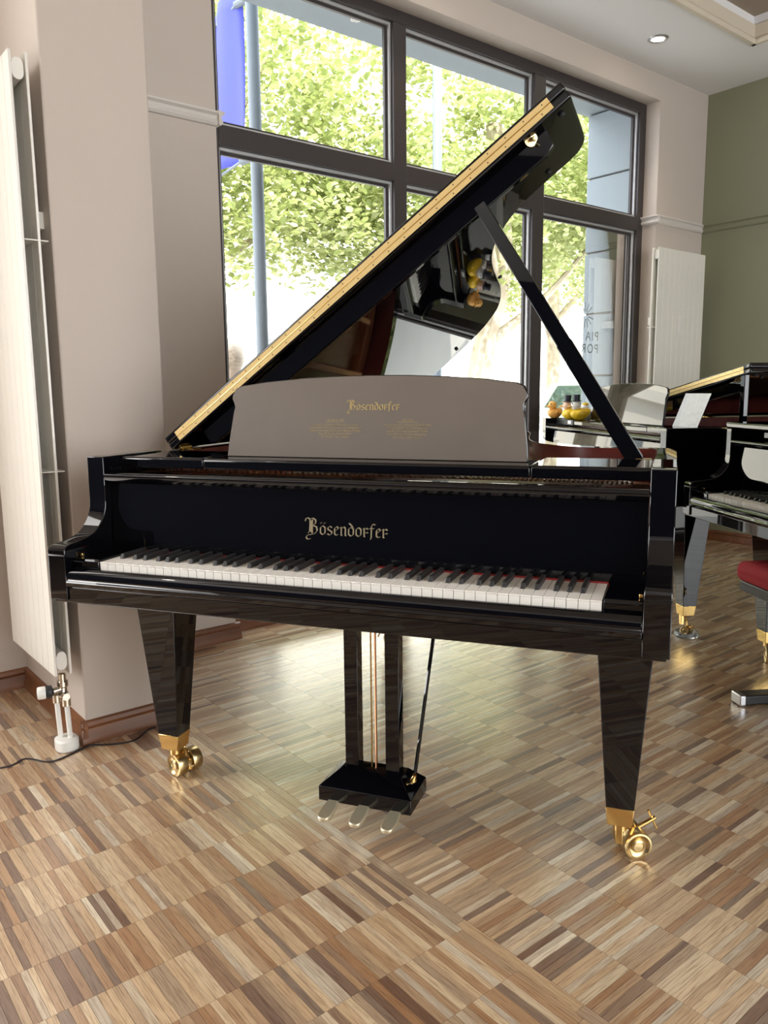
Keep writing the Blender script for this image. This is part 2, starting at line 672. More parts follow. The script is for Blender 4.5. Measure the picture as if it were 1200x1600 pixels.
# outside lining of the window opening, the stone pier with its joints
struct(MB().box(UG, UG + .25, NB, NW, -.25, 3.9).build('wall_right', WGREEN, smooth=0), 'olive green painted wall')
lw = MB()
lw.box(UL - .25, UL, NB, NW, -.25, 3.9)
struct(lw.build('wall_left', mat('dark_blue_wall_paint', (.022, .025, .04), .85), smooth=0))
bw = MB()
bw.box(UL, -1.9, NB - .25, NB, -.25, 3.9)
bw.box(3.1, UG, NB - .25, NB, -.25, 3.9)
bw.box(-1.9, 3.1, NB - .25, NB, -.25, 0.5)
bw.box(-1.9, 3.1, NB - .25, NB, 3.0, 3.9)
struct(bw.build('wall_back', WWIN, smooth=0))
PU0, PU1, PN = -0.185, 0.147, 1.138
struct(MB().box(PU0, PU1, PN, NW + .02, -.05, ZC + .02).build('wall_pillar', WPILLAR, bevel=0.006), 'beige plastered pillar beside the shop window')
# --- ceiling with coffer
CU, CN = 4.146, 1.21
cl = MB()
cl.box(UL, UG, CN, NW + .01, ZC, ZC + .5)
cl.box(CU, UG, NB, CN, ZC, ZC + .5)
cl.box(UL, CU, NB, -3.4, ZC, ZC + .5)
cl.box(UL, -2.5, -3.4, CN, ZC, ZC + .5)
struct(cl.build('ceiling', WCEIL, smooth=0), 'pale ceiling with a recessed coffer')
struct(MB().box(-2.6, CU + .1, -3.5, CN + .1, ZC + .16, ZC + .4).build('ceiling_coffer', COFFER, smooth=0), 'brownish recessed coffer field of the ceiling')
ct = MB()
prof = [(0, -.012), (.028, -.012), (.034, .0), (.034, .012), (.020, .03), (.020, .10), (.0, .115)]
n_ = len(prof)


def frame_trim(mb, loops):
    pass


for (a, b, c, d) in ((-2.5, CU, CN, 'n'), (-3.4, CN, CU, 'u')):
    pr = [(c - x, ZC + z) for x, z in prof]
    if d == 'n':
        ct.prism_x([(y, z) for y, z in pr], a, b)
    else:
        ct.prism_y([(x, z) for x, z in pr], a, b)
struct(ct.build('trim_1', COFTRIM, smooth=30), 'cream moulding framing the ceiling coffer')


def rail(name, pts, label, z=2.292, material=TRIMW):
    """picture rail following pts; each segment carries the profile outward"""
    mb = MB()
    pr = [(0, 0), (.012, .002), (.02, .012), (.018, .022), (.012, .028), (.016, .04), (.03, .048), (.03, .056), (0, .062)]
    for (p0, p1, nrm) in pts:
        vs = []
        for p in (p0, p1):
            for o_, h in pr:
                vs.append((p[0] + nrm[0] * o_, p[1] + nrm[1] * o_, z + h))
        n = len(pr)
        fs = [tuple(range(n)), tuple(range(2 * n - 1, n - 1, -1))] + [(i, i + n, (i + 1) % n + n, (i + 1) % n) for i in range(n)]
        mb.add(vs, fs)
    return struct(mb.build(name, material, smooth=40), label)


rail('trim_2', [((PU1, NW), (W0, NW), (0, -1)), ((W0, NW - .03), (W0, NF), (1, 0))], 'grey-white picture rail between pillar and window')
rail('trim_3', [((W1, NW), (UG, NW), (0, -1)), ((W1, NW - .03), (W1, NF), (-1, 0))], 'off-white picture rail right of the window')
rail('trim_4', [((UG, NB), (UG, NW), (-1, 0))], 'olive picture rail on the green wall', material=WGREEN)


def baseboard(name, p0, p1, nrm, label):
    pr = [(0, 0), (.022, 0), (.022, .018), (.014, .034), (.010, .05), (.016, .062), (.012, .074), (0, .078)]
    vs = []
    for p in (p0, p1):
        for o_, h in pr:
            vs.append((p[0] + nrm[0] * o_, p[1] + nrm[1] * o_, h))
    n = len(pr)
    fs = [tuple(range(n)), tuple(range(2 * n - 1, n - 1, -1))] + [(i, i + n, (i + 1) % n + n, (i + 1) % n) for i in range(n)]
    return struct(MB().add(vs, fs).build(name, BASEW, smooth=40), label)


baseboard('baseboard_pillar', (PU0 - .02, PN), (PU1 + .02, PN), (0, -1), 'reddish wooden baseboard along the pillar front')
baseboard('baseboard_pillar_side', (PU0, PN - .02), (PU0, NW), (-1, 0), 'reddish wooden baseboard beneath the radiator')
baseboard('baseboard_pillar_window', (PU1, PN - .02), (PU1, NW), (1, 0), 'wooden baseboard on the window side of the pillar')
baseboard('baseboard_left', (UL, NW), (PU0, NW), (0, -1), 'wooden baseboard on the wall left of the pillar')
baseboard('baseboard_front', (PU1, NW), (W0 + .02, NW), (0, -1), 'wooden baseboard between pillar and window')
baseboard('baseboard_window', (W0, NF), (W1, NF), (0, -1), 'wooden baseboard under the shop window')
baseboard('baseboard_corner', (W1, NW), (UG, NW), (0, -1), 'wooden baseboard under the corner radiator')
baseboard('baseboard_right', (UG, NB), (UG, NW), (-1, 0), 'wooden baseboard along the green wall')

# --- window
win = struct(empty('window_1', (W0, NF, 0.03)), 'large brown-framed shop window of six panes')
M1, M2 = (1.845, 1.932), (2.955, 3.060)
TZ = (2.255, 2.345)
ZT, ZB = 3.10, 0.03
FD = 0.075


def wpart(name, u0, u1, z0, z1, d0=0.0, d1=FD, mt=FRAMEM, bev=0.003):
    o = MB().box(u0 - W0, u1 - W0, d0, d1, z0 - 0.03, z1 - 0.03).build(name, mt, win, bevel=bev)
    return o


FWU = 0.068
wpart('frame_jamb', W0, W0 + FWU, ZB, ZT)
wpart('frame_jamb', W1 - FWU, W1, ZB, ZT)
wpart('frame_head', W0 + FWU, W1 - FWU, ZT - .062, ZT)
wpart('frame_sill', W0 + FWU, W1 - FWU, ZB, ZB + .10)
for a, b in (M1, M2):
    wpart('mullion', a, b, ZB + .10, ZT - .062)
cols = [(W0 + FWU, M1[0]), (M1[1], M2[0]), (M2[1], W1 - FWU)]
for a, b in cols:
    wpart('transom', a, b, TZ[0], TZ[1])
for a, b in cols:
    for z0, z1 in ((ZB + .10, TZ[0]), (TZ[1], ZT - .062)):
        bd = MB()
        t = .014
        for (x0, x1, y0, y1) in ((a, a + t, z0, z1), (b - t, b, z0, z1), (a + t, b - t, z0, z0 + t), (a + t, b - t, z1 - t, z1)):
            bd.box(x0 - W0, x1 - W0, .022, .040, y0 - .03, y1 - .03)
        bd.build('glazing_bead', GASKET, win, bevel=0.002)
        g2 = MB()
        t2 = .028
        for (x0, x1, y0, y1) in ((a, a + t2, z0, z1), (b - t2, b, z0, z1), (a + t2, b - t2, z0, z0 + t2), (a + t2, b - t2, z1 - t2, z1)):
            g2.box(x0 - W0, x1 - W0, .0402, .060, y0 - .03, y1 - .03)
        g2.build('sash_frame', FRAMEM, win, bevel=0.002)
        MB().add([(a + .01 - W0, .05, z0 + .01 - .03), (b - .01 - W0, .05, z0 + .01 - .03), (b - .01 - W0, .05, z1 - .01 - .03), (a + .01 - W0, .05, z1 - .01 - .03)],
                 [(0, 1, 2, 3)]).build('pane', GLASS, win, smooth=0)

# lettering on the outside of the right-hand pane (reads correctly from the street)
for body, z, in (('PIA', 1.487), ('POR', 1.402)):
    t_o = text_mesh(body, 0.088, LETTER, 'pane_lettering', win, (3.735 - W0, .053, z - .03), (PI / 2, 0, PI), 'LEFT', 1.25)
    t_o['label'] = 'grey lettering %s on the window pane' % body
st = MB()
for k in range(9):
    a_ = R(-100 + k * 28)
    ca, sa = math.cos(a_), math.sin(a_)
    p0 = Vector((ca, 0, sa)) * .025
    p1 = Vector((ca, 0, sa)) * .085
    q = Vector((-sa, 0, ca)) * .003
    st.add([p0 - q, p0 + q, p1 + q, p1 - q], [(0, 1, 2, 3)])
so = st.build('pane_emblem', LETTER, win, smooth=0)
so.location = (3.585 - W0, .053, 1.655 - .03)

# ------------------------------------------------------------------ outside
pier = struct(MB().box(4.178, 5.6, 2.43, 2.434, -.25, 4.5).build('wall_outside_pier', STONE, smooth=0), 'pale grey stone pier outside the window')
jz = [-.24, .34, .80, 1.256, 1.72, 2.17, 2.706, 3.16]
for i in range(len(jz) - 1):
    b_o = MB().box(4.150, 4.195, 2.013, 2.438, jz[i] + .006, jz[i + 1] - .006).build('stone_block', STONE, pier, bevel=0.006)
struct(MB().box(-1.0, 6.0, 2.015, 2.47, 3.165, 4.4).build('ceiling_outside', STONE, smooth=0), 'grey soffit above the outside of the window')
struct(MB().box(-30, 60, 2.43, 40, -.45, -.2).build('floor_street', PAVE, smooth=0), 'pale sunlit street paving')


def pole(name, u, n, r, label, z1=7.0):
    o = MB().lathe([(r * 1.6, 0), (r * 1.6, .03), (r, .05), (r, z1), (r * .6, z1 + .04)], (0, 0, 0), (0, 0, 1), 20).build(name, POLEM)
    o.location = (u, n, -.2)
    tag(o, label, 'pole')
    return o


pole('flagpole', 1.535, 2.825, .037, 'tall grey pole that carries the blue banner')
sp2 = pole('street_pole', 4.09, 4.02, .042, 'tall grey pole in front of the tree, without a banner')
ban = empty('banner', (1.50, 2.86, 2.50))
tag(ban, 'blue cloth banner hanging from the tall grey pole', 'banner')
# cloth leaves the pole towards the street and to the left
bd = Vector((0.10, 0.99, 0)).normalized()
vs, fs = [], []
NX, NZ = 16, 14
for j in range(NZ + 1):
    for i in range(NX + 1):
        s_ = .06 + .95 * i / NX
        wv = .03 * math.sin(i * .8 + j * .15)
        p = bd * s_ + Vector((bd.y, -bd.x, 0)) * wv
        vs.append((p.x, p.y, 0.03 + 0.93 * j / NZ))
for j in range(NZ):
    for i in range(NX):
        a = j * (NX + 1) + i
        fs.append((a, a + 1, a + NX + 2, a + NX + 1))
bo = MB().add(vs, fs).build('cloth', FLAGM, ban, smooth=180)
md = bo.modifiers.new('thick', 'SOLIDIFY')
md.thickness = .004
for zz in (0.02, .88):
    MB().tube([(0.03, -.03, zz), tuple(bd * .10 + Vector((0, 0, zz)))], .022, 10).build('clamp', POLEM, ban)
    MB().tube([tuple(bd * .05 + Vector((0, 0, zz))), tuple(bd * 1.02 + Vector((0, 0, zz - .02 if zz < .5 else zz)))], .008, 8).build('rod', POLEM, ban)


def tree(name, base, trunk_pts, branches, crown, nleaf, seed, label):
    rg = random.Random(seed)
    t = empty(name, base)
    tag(t, label, 'tree', 'street trees outside the window')
    MB().tube(smooth_open(trunk_pts, 2), [.17 - .07 * i / (len(smooth_open(trunk_pts, 2)) - 1) for i in range(len(smooth_open(trunk_pts, 2)))], 10).build('trunk', BARK, t)
    for br in branches:
        q = smooth_open(br[0], 2)
        MB().tube(q, [br[1] * (1 - .75 * i / (len(q) - 1)) for i in range(len(q))], 7).build('branch', BARK, t)
    vs, fs, rn = [], [], []
    clumps = []
    for (c, r, wgt) in crown:
        for _ in range(int(wgt)):
            while True:
                d = Vector((rg.uniform(-1, 1), rg.uniform(-1, 1), rg.uniform(-1, 1)))
                if d.length < 1:
                    break
            clumps.append(Vector(c) + Vector((d.x * r[0], d.y * r[1], d.z * r[2])))
    for _ in range(nleaf):
        c = rg.choice(clumps)
        p = c + Vector((rg.gauss(0, .19), rg.gauss(0, .19), rg.gauss(0, .14)))
        s_ = rg.uniform(.028, .054)
        n = Vector((rg.gauss(0, .6), rg.gauss(0, .6), 1)).normalized()
        a = n.orthogonal().normalized()
        th = rg.uniform(0, 2 * PI)
        b2 = n.cross(a)
        x = a * math.cos(th) + b2 * math.sin(th)
        y = n.cross(x)
        k = len(vs)
        vs += [p - x * s_, p - x * .3 * s_ + y * .75 * s_, p + x * s_ * .5 + y * .55 * s_, p + x * 1.2 * s_ - n * .25 * s_, p + x * .5 * s_ - y * .55 * s_, p - x * .3 * s_ - y * .75 * s_]
        fs += [(k, k + 1, k + 2, k + 3), (k, k + 3, k + 4, k + 5)]
        v_ = min(1, max(0, rg.gauss(.5, .28)))
        rn += [v_, v_]
    me = bpy.data.meshes.new('leaves')
    me.from_pydata([tuple(v) for v in vs], [], fs)
    at = me.attributes.new('rnd', 'FLOAT', 'FACE')
    at.data.foreach_set('value', rn)
    me.materials.append(LEAF)
    o = bpy.data.objects.new('leaves', me)
    C.objects.link(o)
    o.parent = t
    o['kind'] = 'stuff'
    return t


tree('plane_tree', (6.35, 5.75, -.2), [(0, 0, 0), (.02, 0, 1.2), (.10, -.04, 1.9), (.30, -.1, 2.5), (.42, -.1, 3.2), (.3, 0, 4.6)],
     [([(.10, -.04, 1.9), (.5, -.3, 2.25), (.9, -.5, 2.6), (1.5, -.7, 3.3)], .08), ([(.35, -.1, 2.8), (-.2, .2, 3.4), (-.9, .4, 4.2)], .07),
      ([(.4, -.1, 3.2), (.9, .2, 3.9), (1.6, .6, 4.6)], .06), ([(.3, -.1, 2.5), (-.1, -.4, 3.0), (-.7, -.8, 3.3)], .05)],
     [((.3, .1, 4.4), (2.3, 2.0, 1.75), 230), ((1.9, -.2, 3.6), (1.2, 1.2, 1.0), 60), ((-1.2, .3, 3.5), (1.2, 1.2, .75), 50)],
     24000, 11, 'leafy tree whose forking trunk stands behind the piano lid')
tree('plane_tree', (3.2, 7.6, -.2), [(0, 0, 0), (-.05, 0, 1.6), (.05, .1, 3.0), (0, 0, 4.6)],
     [([(-.05, 0, 2.2), (-.6, -.4, 2.6), (-1.3, -.9, 3.3), (-1.5, -1.2, 4.0)], .08), ([(.0, 0, 2.6), (.8, -.3, 3.1), (1.7, -.5, 3.9)], .07), ([(0, 0, 3.4), (.3, -.7, 4.0), (.7, -1.1, 5)], .06)],
     [((0, -.2, 4.7), (2.6, 2.0, 1.9), 260), ((-1.5, -.8, 3.4), (1.2, 1.1, 1.0), 70), ((1.8, -.4, 3.5), (1.3, 1.1, .9), 60), ((-.3, -1.4, 3.3), (1.0, .6, .8), 40)],
     29000, 12, 'leafy tree filling the view behind the blue banner')
tree('plane_tree', (12.5, 9.5, -.2), [(0, 0, 0), (.05, 0, 1.7), (.1, .1, 3.2), (0, 0, 5.2)],
     [([(0, 0, 2.2), (-.8, -.4, 2.9), (-1.8, -.8, 3.8)], .08), ([(.1, 0, 2.8), (.9, -.2, 3.6), (1.8, -.4, 4.6)], .07)],
     [((0, 0, 5.2), (3.2, 2.6, 2.3), 220), ((-2.2, -.5, 3.8), (1.4, 1.3, 1.1), 60)],
     18000, 13, 'leafy tree further down the street beside the stone pier')

# far facade
fb = empty('far_building', (12, 24, -.2))
tag(fb, 'pale sunlit building across the street with tall windows', 'building')
MB().box(-22, 24, 0, 6, 0, 14).build('facade', FACADE, fb, smooth=0)
MB().box(-22.2, 24.2, -.35, 0.05, 4.4, 4.75).build('cornice', FACADE, fb, smooth=0)
for k in range(16):
    for zz in (1.0, 5.6):
        x = -20 + k * 2.8
        f_ = MB()
        for (a, b, c, d) in ((-.62, -.5, 0, 2.4), (.5, .62, 0, 2.4), (-.5, .5, 2.28, 2.4), (-.5, .5, 0, .1), (-.04, .04, .1, 2.28)):
            f_.box(x + a, x + b, -.14, .02, zz + c, zz + d)
        wo = f_.build('window', FACADE, fb, smooth=0)
        MB().box(x - .5, x + .5, -.05, .01, zz + .1, zz + 2.28).build('pane', mat('dim_far_glass', (.25, .28, .3), .1), wo, smooth=0)

# parked car
car = empty('parked_car', (9.25, 6.55, -.2), R(18))
tag(car, 'silver-grey car parked on the street beyond the window', 'car')
CARP = mat('silver_car_paint', (.45, .48, .52), .25, metal=.5, coat=1.0)
CARG = mat('car_window_glass', (.03, .05, .05), .03, spec=.9)
prof = smooth_closed([(-.1, .25), (-.15, .75), (.05, .92), (.75, 1.0), (1.25, 1.42), (1.7, 1.5), (3.2, 1.46), (3.8, 1.02), (4.15, .92), (4.2, .3)], 1)
MB().prism_y(prof, -.85, .85).build('body', CARP, car, bevel=.06)
for y0, y1 in ((-.87, -.855), (.855, .87)):
    MB().prism_y([(.95, 1.0), (1.32, 1.37), (1.75, 1.42), (3.1, 1.38), (3.55, 1.02)], y0, y1).build('side_window', CARG, car)
MB().add([(.70, -.68, 1.015), (.70, .68, 1.015), (1.20, .62, 1.42), (1.20, -.62, 1.42)], [(0, 1, 2, 3)]).build('windscreen', CARG, car)
for x in (.75, 3.35):
    for y in (-.88, .70):
        MB().lathe([(.18, 0), (.31, .0), (.33, .04), (.33, .14), (.31, .18), (.18, .18)], (x, y, .33), (0, 1, 0), 20).build('wheel', RUBBER, car)

# passer-by outside the window, hair seen above the lid's low end
per = empty('person', (1.66, 3.50, -.2), R(200))
tag(per, 'person with light hair walking past outside the window', 'person')
me = bpy.data.meshes.new('body')
J = {'pel': (0, 0, .92), 'waist': (0, 0, 1.05), 'chest': (0, .01, 1.27), 'neck': (0, 0, 1.42), 'headb': (0, .015, 1.49), 'head': (0, .02, 1.57), 'headt': (0, .01, 1.63),
     'shl': (-.17, 0, 1.37), 'ell': (-.22, -.02, 1.10), 'wrl': (-.22, .06, .87), 'hal': (-.22, .08, .78), 'shr': (.17, 0, 1.37), 'elr': (.22, -.02, 1.10), 'wrr': (.22, .06, .87), 'har': (.22, .08, .78),
     'hipl': (-.09, 0, .86), 'knl': (-.10, .03, .48), 'anl': (-.10, -.02, .08), 'tol': (-.11, .12, .03), 'hipr': (.09, 0, .86), 'knr': (.10, .01, .48), 'anr': (.10, -.04, .08), 'tor': (.11, .10, .03)}
names = list(J)
ed = [('pel', 'waist'), ('waist', 'chest'), ('chest', 'neck'), ('neck', 'headb'), ('headb', 'head'), ('head', 'headt'), ('chest', 'shl'), ('shl', 'ell'), ('ell', 'wrl'), ('wrl', 'hal'), ('chest', 'shr'), ('shr', 'elr'), ('elr', 'wrr'), ('wrr', 'har'),
      ('pel', 'hipl'), ('hipl', 'knl'), ('knl', 'anl'), ('anl', 'tol'), ('pel', 'hipr'), ('hipr', 'knr'), ('knr', 'anr'), ('anr', 'tor')]
RAD = {'pel': .14, 'waist': .12, 'chest': .14, 'neck': .05, 'headb': .07, 'head': .085, 'headt': .06, 'shl': .06, 'shr': .06, 'ell': .042, 'elr': .042, 'wrl': .03, 'wrr': .03, 'hal': .03, 'har': .03, 'hipl': .085, 'hipr': .085, 'knl': .06, 'knr': .06, 'anl': .04, 'anr': .04, 'tol': .035, 'tor': .035}
me.from_pydata([J[n] for n in names], [(names.index(a), names.index(b)) for a, b in ed], [])
po = bpy.data.objects.new('body', me)
C.objects.link(po)
po.parent = per
sk = po.modifiers.new('skin', 'SKIN')
for i, n in enumerate(names):
    me.skin_vertices[0].data[i].radius = (RAD[n], RAD[n])
me.skin_vertices[0].data[0].use_root = True
po.modifiers.new('sub', 'SUBSURF').levels = 2
po.modifiers['sub'].render_levels = 2
me.materials.append(mat('pale_summer_clothes_and_skin', (.62, .50, .42), .8))
hm = MB()
hm.ball((0, -.015, 1.59), (.115, .125, .13), 20, 12)
hm.ball((0, -.13, 1.58), (.06, .05, .06), 14, 8)
HAIR = wood_mat('light_brown_hair', (.42, .33, .25), (.72, .62, .52), 50, .5, 0)
hm.build('hair', HAIR, per, smooth=180)

# ------------------------------------------------------------------ grand piano
XO, XI = .742, .690
ZR = .978
OUT = [(XO, .60), (XO, .84), (.737, .90), (.71, .942), (.62, .948), (.53, .952), (.455, .99), (.385, 1.07), (.325, 1.18), (.285, 1.34), (.258, 1.52),
       (.235, 1.69), (.195, 1.86), (.12, 2.03), (-.02, 2.155), (-.20, 2.235), (-.36, 2.268), (-.52, 2.275), (-.66, 2.24), (-.742, 2.12), (-.742, 1.9)]
OUTL = [(XO, .36)] + smooth_open(OUT, 2) + [(-XO, .36)]


def offset_open(pts, d):
    q = []
    for i, p in enumerate(pts):
        a = Vector(pts[max(i - 1, 0)])
        b = Vector(pts[min(i + 1, len(pts) - 1)])
        t = (b - a).normalized()
        q.append((p[0] - t.y * d, p[1] + t.x * d))
    return q


INL = offset_open(OUTL, XO - XI)


def glyph_strokes():
    o = [[(.10, .80), (.10, .22), (.30, .03), (.50, .22), (.50, .80), (.30, 1.0), (.10, .80)]]
    return {
        'o': (o, .62),
        'ö': (o + [[(.10, 1.30), (.20, 1.30)], [(.12, 1.24), (.18, 1.36)], [(.40, 1.30), (.50, 1.30)], [(.42, 1.24), (.48, 1.36)]], .62),
        'n': ([[(.03, .84), (.13, .97), (.15, .80), (.15, .10), (.22, .03)], [(.15, .78), (.38, 1.0), (.50, .82), (.50, .10), (.58, .02)]], .68),
        'e': ([[(.13, .80), (.13, .20), (.28, .03), (.46, .16)], [(.13, .80), (.32, 1.0), (.46, .80), (.16, .50)]], .55),
        'r': ([[(.03, .84), (.13, .97), (.15, .80), (.15, .10), (.22, .03)], [(.15, .76), (.34, .99), (.48, .84)], [(.20, .42), (.40, .55), (.46, .45)]], .55),
        's': ([[(.46, .84), (.30, 1.0), (.12, .82), (.14, .62), (.44, .42), (.48, .20), (.28, .02), (.08, .16)]], .58),
        'd': ([[(.10, .80), (.10, .22), (.30, .03), (.50, .22), (.50, .80), (.30, 1.0), (.10, .80)], [(.50, .80), (.36, 1.15), (.12, 1.42)]], .64),
        'f': ([[(.14, -.22), (.20, .0), (.20, 1.15), (.32, 1.45), (.52, 1.36)], [(.04, .95), (.44, .97)]], .50),
        'B': ([[(-.05, 1.42), (-.02, 1.70), (.15, 1.80), (.34, 1.66), (.36, 1.2), (.34, .35), (.20, .12)], [(.56, 1.62), (.56, .12)], [(.34, 1.66), (.60, 1.80), (.86, 1.56), (.84, 1.20), (.58, .98)],
               [(.58, .98), (.92, .86), (1.0, .45), (.80, .10), (.45, -.02), (.15, -.10), (.02, -.35), (.14, -.55), (.42, -.50)], [(.45, 1.5), (.45, .25)]], 1.18),
    }


GL = glyph_strokes()


def blackletter(text, xh, nib=.17, ang=38):
    """broad-nib lettering as flat quads in the x,z plane, returns MB and width"""
    mb = MB()
    x = 0.0
    v = Vector((math.cos(R(ang)), math.sin(R(ang)))) * nib / 2
    h = .022
    for ch in text:
        st_, w_ = GL[ch]
        for pl in st_:
            for a, b in zip(pl[:-1], pl[1:]):
                a = Vector(a)
                b = Vector(b)
                d = (b - a)
                if d.length < 1e-6:
                    continue
                nrm = Vector((-d.y, d.x)).normalized()
                vv = v if v.dot(nrm) > 0 else -v
                if vv.dot(nrm) < h:
                    vv = nrm * h
                q = [a + vv, a - vv, b - vv, b + vv]
                mb.add([((p.x + x) * xh, 0, p.y * xh) for p in q], [(0, 1, 2, 3)])
        x += w_
    return mb, x * xh


def make_piano():
    root = empty('grand_piano')
    # --- case
    n = len(OUTL)
    rb = MB()
    vs = [(x, y, .695) for x, y in OUTL] + [(x, y, ZR) for x, y in OUTL] + [(x, y, .695) for x, y in INL] + [(x, y, ZR) for x, y in INL]
    fo, fi = [], []
    for i in range(n - 1):
        fo += [(i, i + 1, n + i + 1, n + i), (n + i, n + i + 1, 3 * n + i + 1, 3 * n + i), (i, 2 * n + i, 2 * n + i + 1, i + 1)]
        fi += [(2 * n + i, 3 * n + i, 3 * n + i + 1, 2 * n + i + 1)]
    fo += [(0, n, 3 * n, 2 * n), (n - 1, 3 * n - 1, 4 * n - 1, 2 * n - 1)]
    rb.add(vs, fo, 0)
    b0 = 0
    rb.f += fi
    rb.mi += [1] * len(fi)
    rb.build('rim', [LACQ, MAHOG], root, bevel=.004, smooth=30)
    inner = [(x, y) for x, y in INL]
    MB().prism_z(inner, .79, .84).build('soundboard', SPRUCE, root, smooth=0)
    # arms (cheeks)
    arm = [(-.033, .640), (-.033, .755)] + smooth_open([(-.033, .755), (-.033, .770), (-.022, .778), (.0, .780), (.022, .781), (.062, .787), (.090, .798), (.116, .824), (.130, .850), (.132, .872)], 1) + [(.132, .905), (.132, .990), (.385, .990), (.42, .978), (.42, .640)]
    for s in (-1, 1):
        a, b = sorted((s * XI, s * XO))
        MB().prism_x(arm, a, b).build('cheek', LACQ, root, bevel=.0035, smooth=25)
    MB().box(-XO + .006, XO - .006, -.027, .46, .633, .676).build('keybed', LACQ, root, bevel=.003)
    # keyslip
    ks = [(-.034, .6765), (-.036, .688), (-.031, .693), (-.032, .704), (-.027, .714), (-.018, .7195), (-.006, .7195), (-.003, .716), (-.003, .6765)]
    MB().prism_x(ks, -XI + .001, XI - .001).build('keyslip', LACQ, root, bevel=.0015, smooth=50)
    for s in (-1, 1):
        a, b = sorted((s * .6135, s * (XI - .001)))
        MB().prism_x([(-.002, .676), (-.002, .736), (.004, .7425), (.15, .7425), (.15, .676)], a, b).build('key_block', LACQ, root, bevel=.002)
        xx = s * (XI - .006)
        MB().box(xx - .004, xx + .004, .020, .028, .7425, .752).build('screw_plate', BRASS, root, bevel=.001)
    # keys
    KW = .0235
    wk = MB()
    wk.prism_x([(.0015, .700), (.0015, .7345), (.0, .7352), (.0, .7366), (.001, .7374), (.152, .7374), (.152, .700)], -KW / 2 + .0005, KW / 2 - .0005)
    w0 = wk.build('white_key', IVORY, root, bevel=.0006, segs=1)
    bk = MB()
    bl = [(-.0058, .0, .7376), (.0058, .0, .7376), (.0058, .100, .7376), (-.0058, .100, .7376), (-.0046, .006, .7495), (.0046, .006, .7495), (.0046, .100, .7495), (-.0046, .100, .7495)]
    bk.add(bl, [(0, 3, 2, 1), (4, 5, 6, 7), (0, 1, 5, 4), (1, 2, 6, 5), (2, 3, 7, 6), (3, 0, 4, 7)])
    b0 = bk.build('black_key', EBONY, root, bevel=.0014)
    off = {0: .9, 2: -.06 + 0, 3: 0}
    first_w, first_b = True, True
    for i in range(52):
        o = w0 if first_w else w0.copy()
        if not first_w:
            C.objects.link(o)
        first_w = False
        o.location = ((i - 25.5) * KW, 0, 0)
        note = (i + 5) % 7          # 0=C ... 5=A 6=B
        if note in (0, 1, 3, 4, 5) and i < 51:
            o2 = b0 if first_b else b0.copy()
            if not first_b:
                C.objects.link(o2)
            first_b = False
            sh = {0: -.0030, 1: .0030, 3: -.0040, 4: 0, 5: .0040}[note]
            o2.location = ((i - 25) * KW + sh, .050, 0)
    MB().box(-.612, .612, .1495, .1525, .7374, .7412).build('felt_strip', REDFELT, root)
    # fallboard
    fb_ = MB().prism_x([(.151, .7415), (.153, .80), (.164, .921), (.178, .921), (.170, .80), (.166, .7415)], -XI + .002, XI - .002).build('fallboard', LACQ, root, bevel=.001, smooth=20)
    lip = [(.205, .944), (.146, .9475), (.138, .9468), (.132, .9435), (.1295, .9385), (.1300, .9355), (.1385, .9205), (.141, .9195), (.205, .921)]
    MB().prism_x(lip, -XI + .0015, XI - .0015).build('fallboard_lip', LACQ, fb_, smooth=50)
    lb, wd = blackletter('Bösendorfer', .0225, .145)
    sc = .215 / wd
    lo = lb.build('fallboard_lettering', INLAY, fb_, smooth=0)
    lo.scale = (sc, 1, 1.0)
    lo.location = (-.110, .1528, .809)
    lo.rotation_euler = (-math.atan2(.011, .121), 0, 0)
    lo['label'] = 'inlaid blackletter maker name on the fallboard'
    # shelf, blocks, music desk
    MB().prism_x([(.205, .9575), (.205, .979), (.210, .984), (.36, .984), (.36, .9575)], -.428, .428).build('desk_rail', LACQ, root, bevel=.002)
    for s in (-1, 1):
        a, b = sorted((s * .431, s * (XI - .002)))
        MB().prism_x([(.205, .9565), (.205, .980), (.211, .9855), (.43, .9855), (.43, .9565)], a, b).build('shelf_block', LACQ, root, bevel=.002)
    half = [(.0, 1.199), (.10, 1.1975), (.20, 1.193), (.30, 1.185), (.375, 1.1755), (.392, 1.168), (.402, 1.150), (.4025, 1.140), (.396, 1.128), (.393, 1.118), (.396, 1.105), (.402, 1.06), (.407, 1.02), (.410, .984)]
    pl = [(x, z) for x, z in half] + [(-x, z) for x, z in reversed(half[1:])]
    zb = .984
    md_ = MB().prism_y([(x, z - zb) for x, z in pl], 0, .012).build('music_desk', LACQ, root, bevel=.003)
    md_.location = (0, .296, zb)
    md_.rotation_euler = (R(-9), 0, 0)
    pl2 = [(x * .992, zb + (z - zb) * .985 + .0008) for x, z in pl]
    cv = MB().prism_y([(x, z - zb) for x, z in pl2], -.0025, .0005).build('desk_cover', DESKM, md_, bevel=.001)
    lb2, wd2 = blackletter('Bösendorfer', .0145, .20)
    l2 = lb2.build('desk_lettering', GOLDP, md_, smooth=0)
    l2.scale = (.142 / wd2, 1, 1)
    l2.location = (-.060, -.0031, 1.1085 - zb)
    l2['label'] = 'gold blackletter maker name on the music desk'
    tx = [(-.092, ['Seit dem Jahr 1828', None, 'verbinden wir Qualität von Meisterhand mit unserer', 'Leidenschaft für Musik und widmen uns mit bedingungsloser', 'Hingabe jedem feinsten Detail unserer Bösendorfer Flügel.', 'Bis zu 387 Stunden Meisterhandwerk.', 'Pure Emotion. Made in Austria.']),
          (.104, ['Since 1828', None, 'our entire devotion and absolute passion for music', 'have been geared towards perfecting every', 'precious detail of each Bösendorfer Grand.', 'Up to 387 hours of master craftsmanship.', 'Pure emotion. Made in Austria.'])]
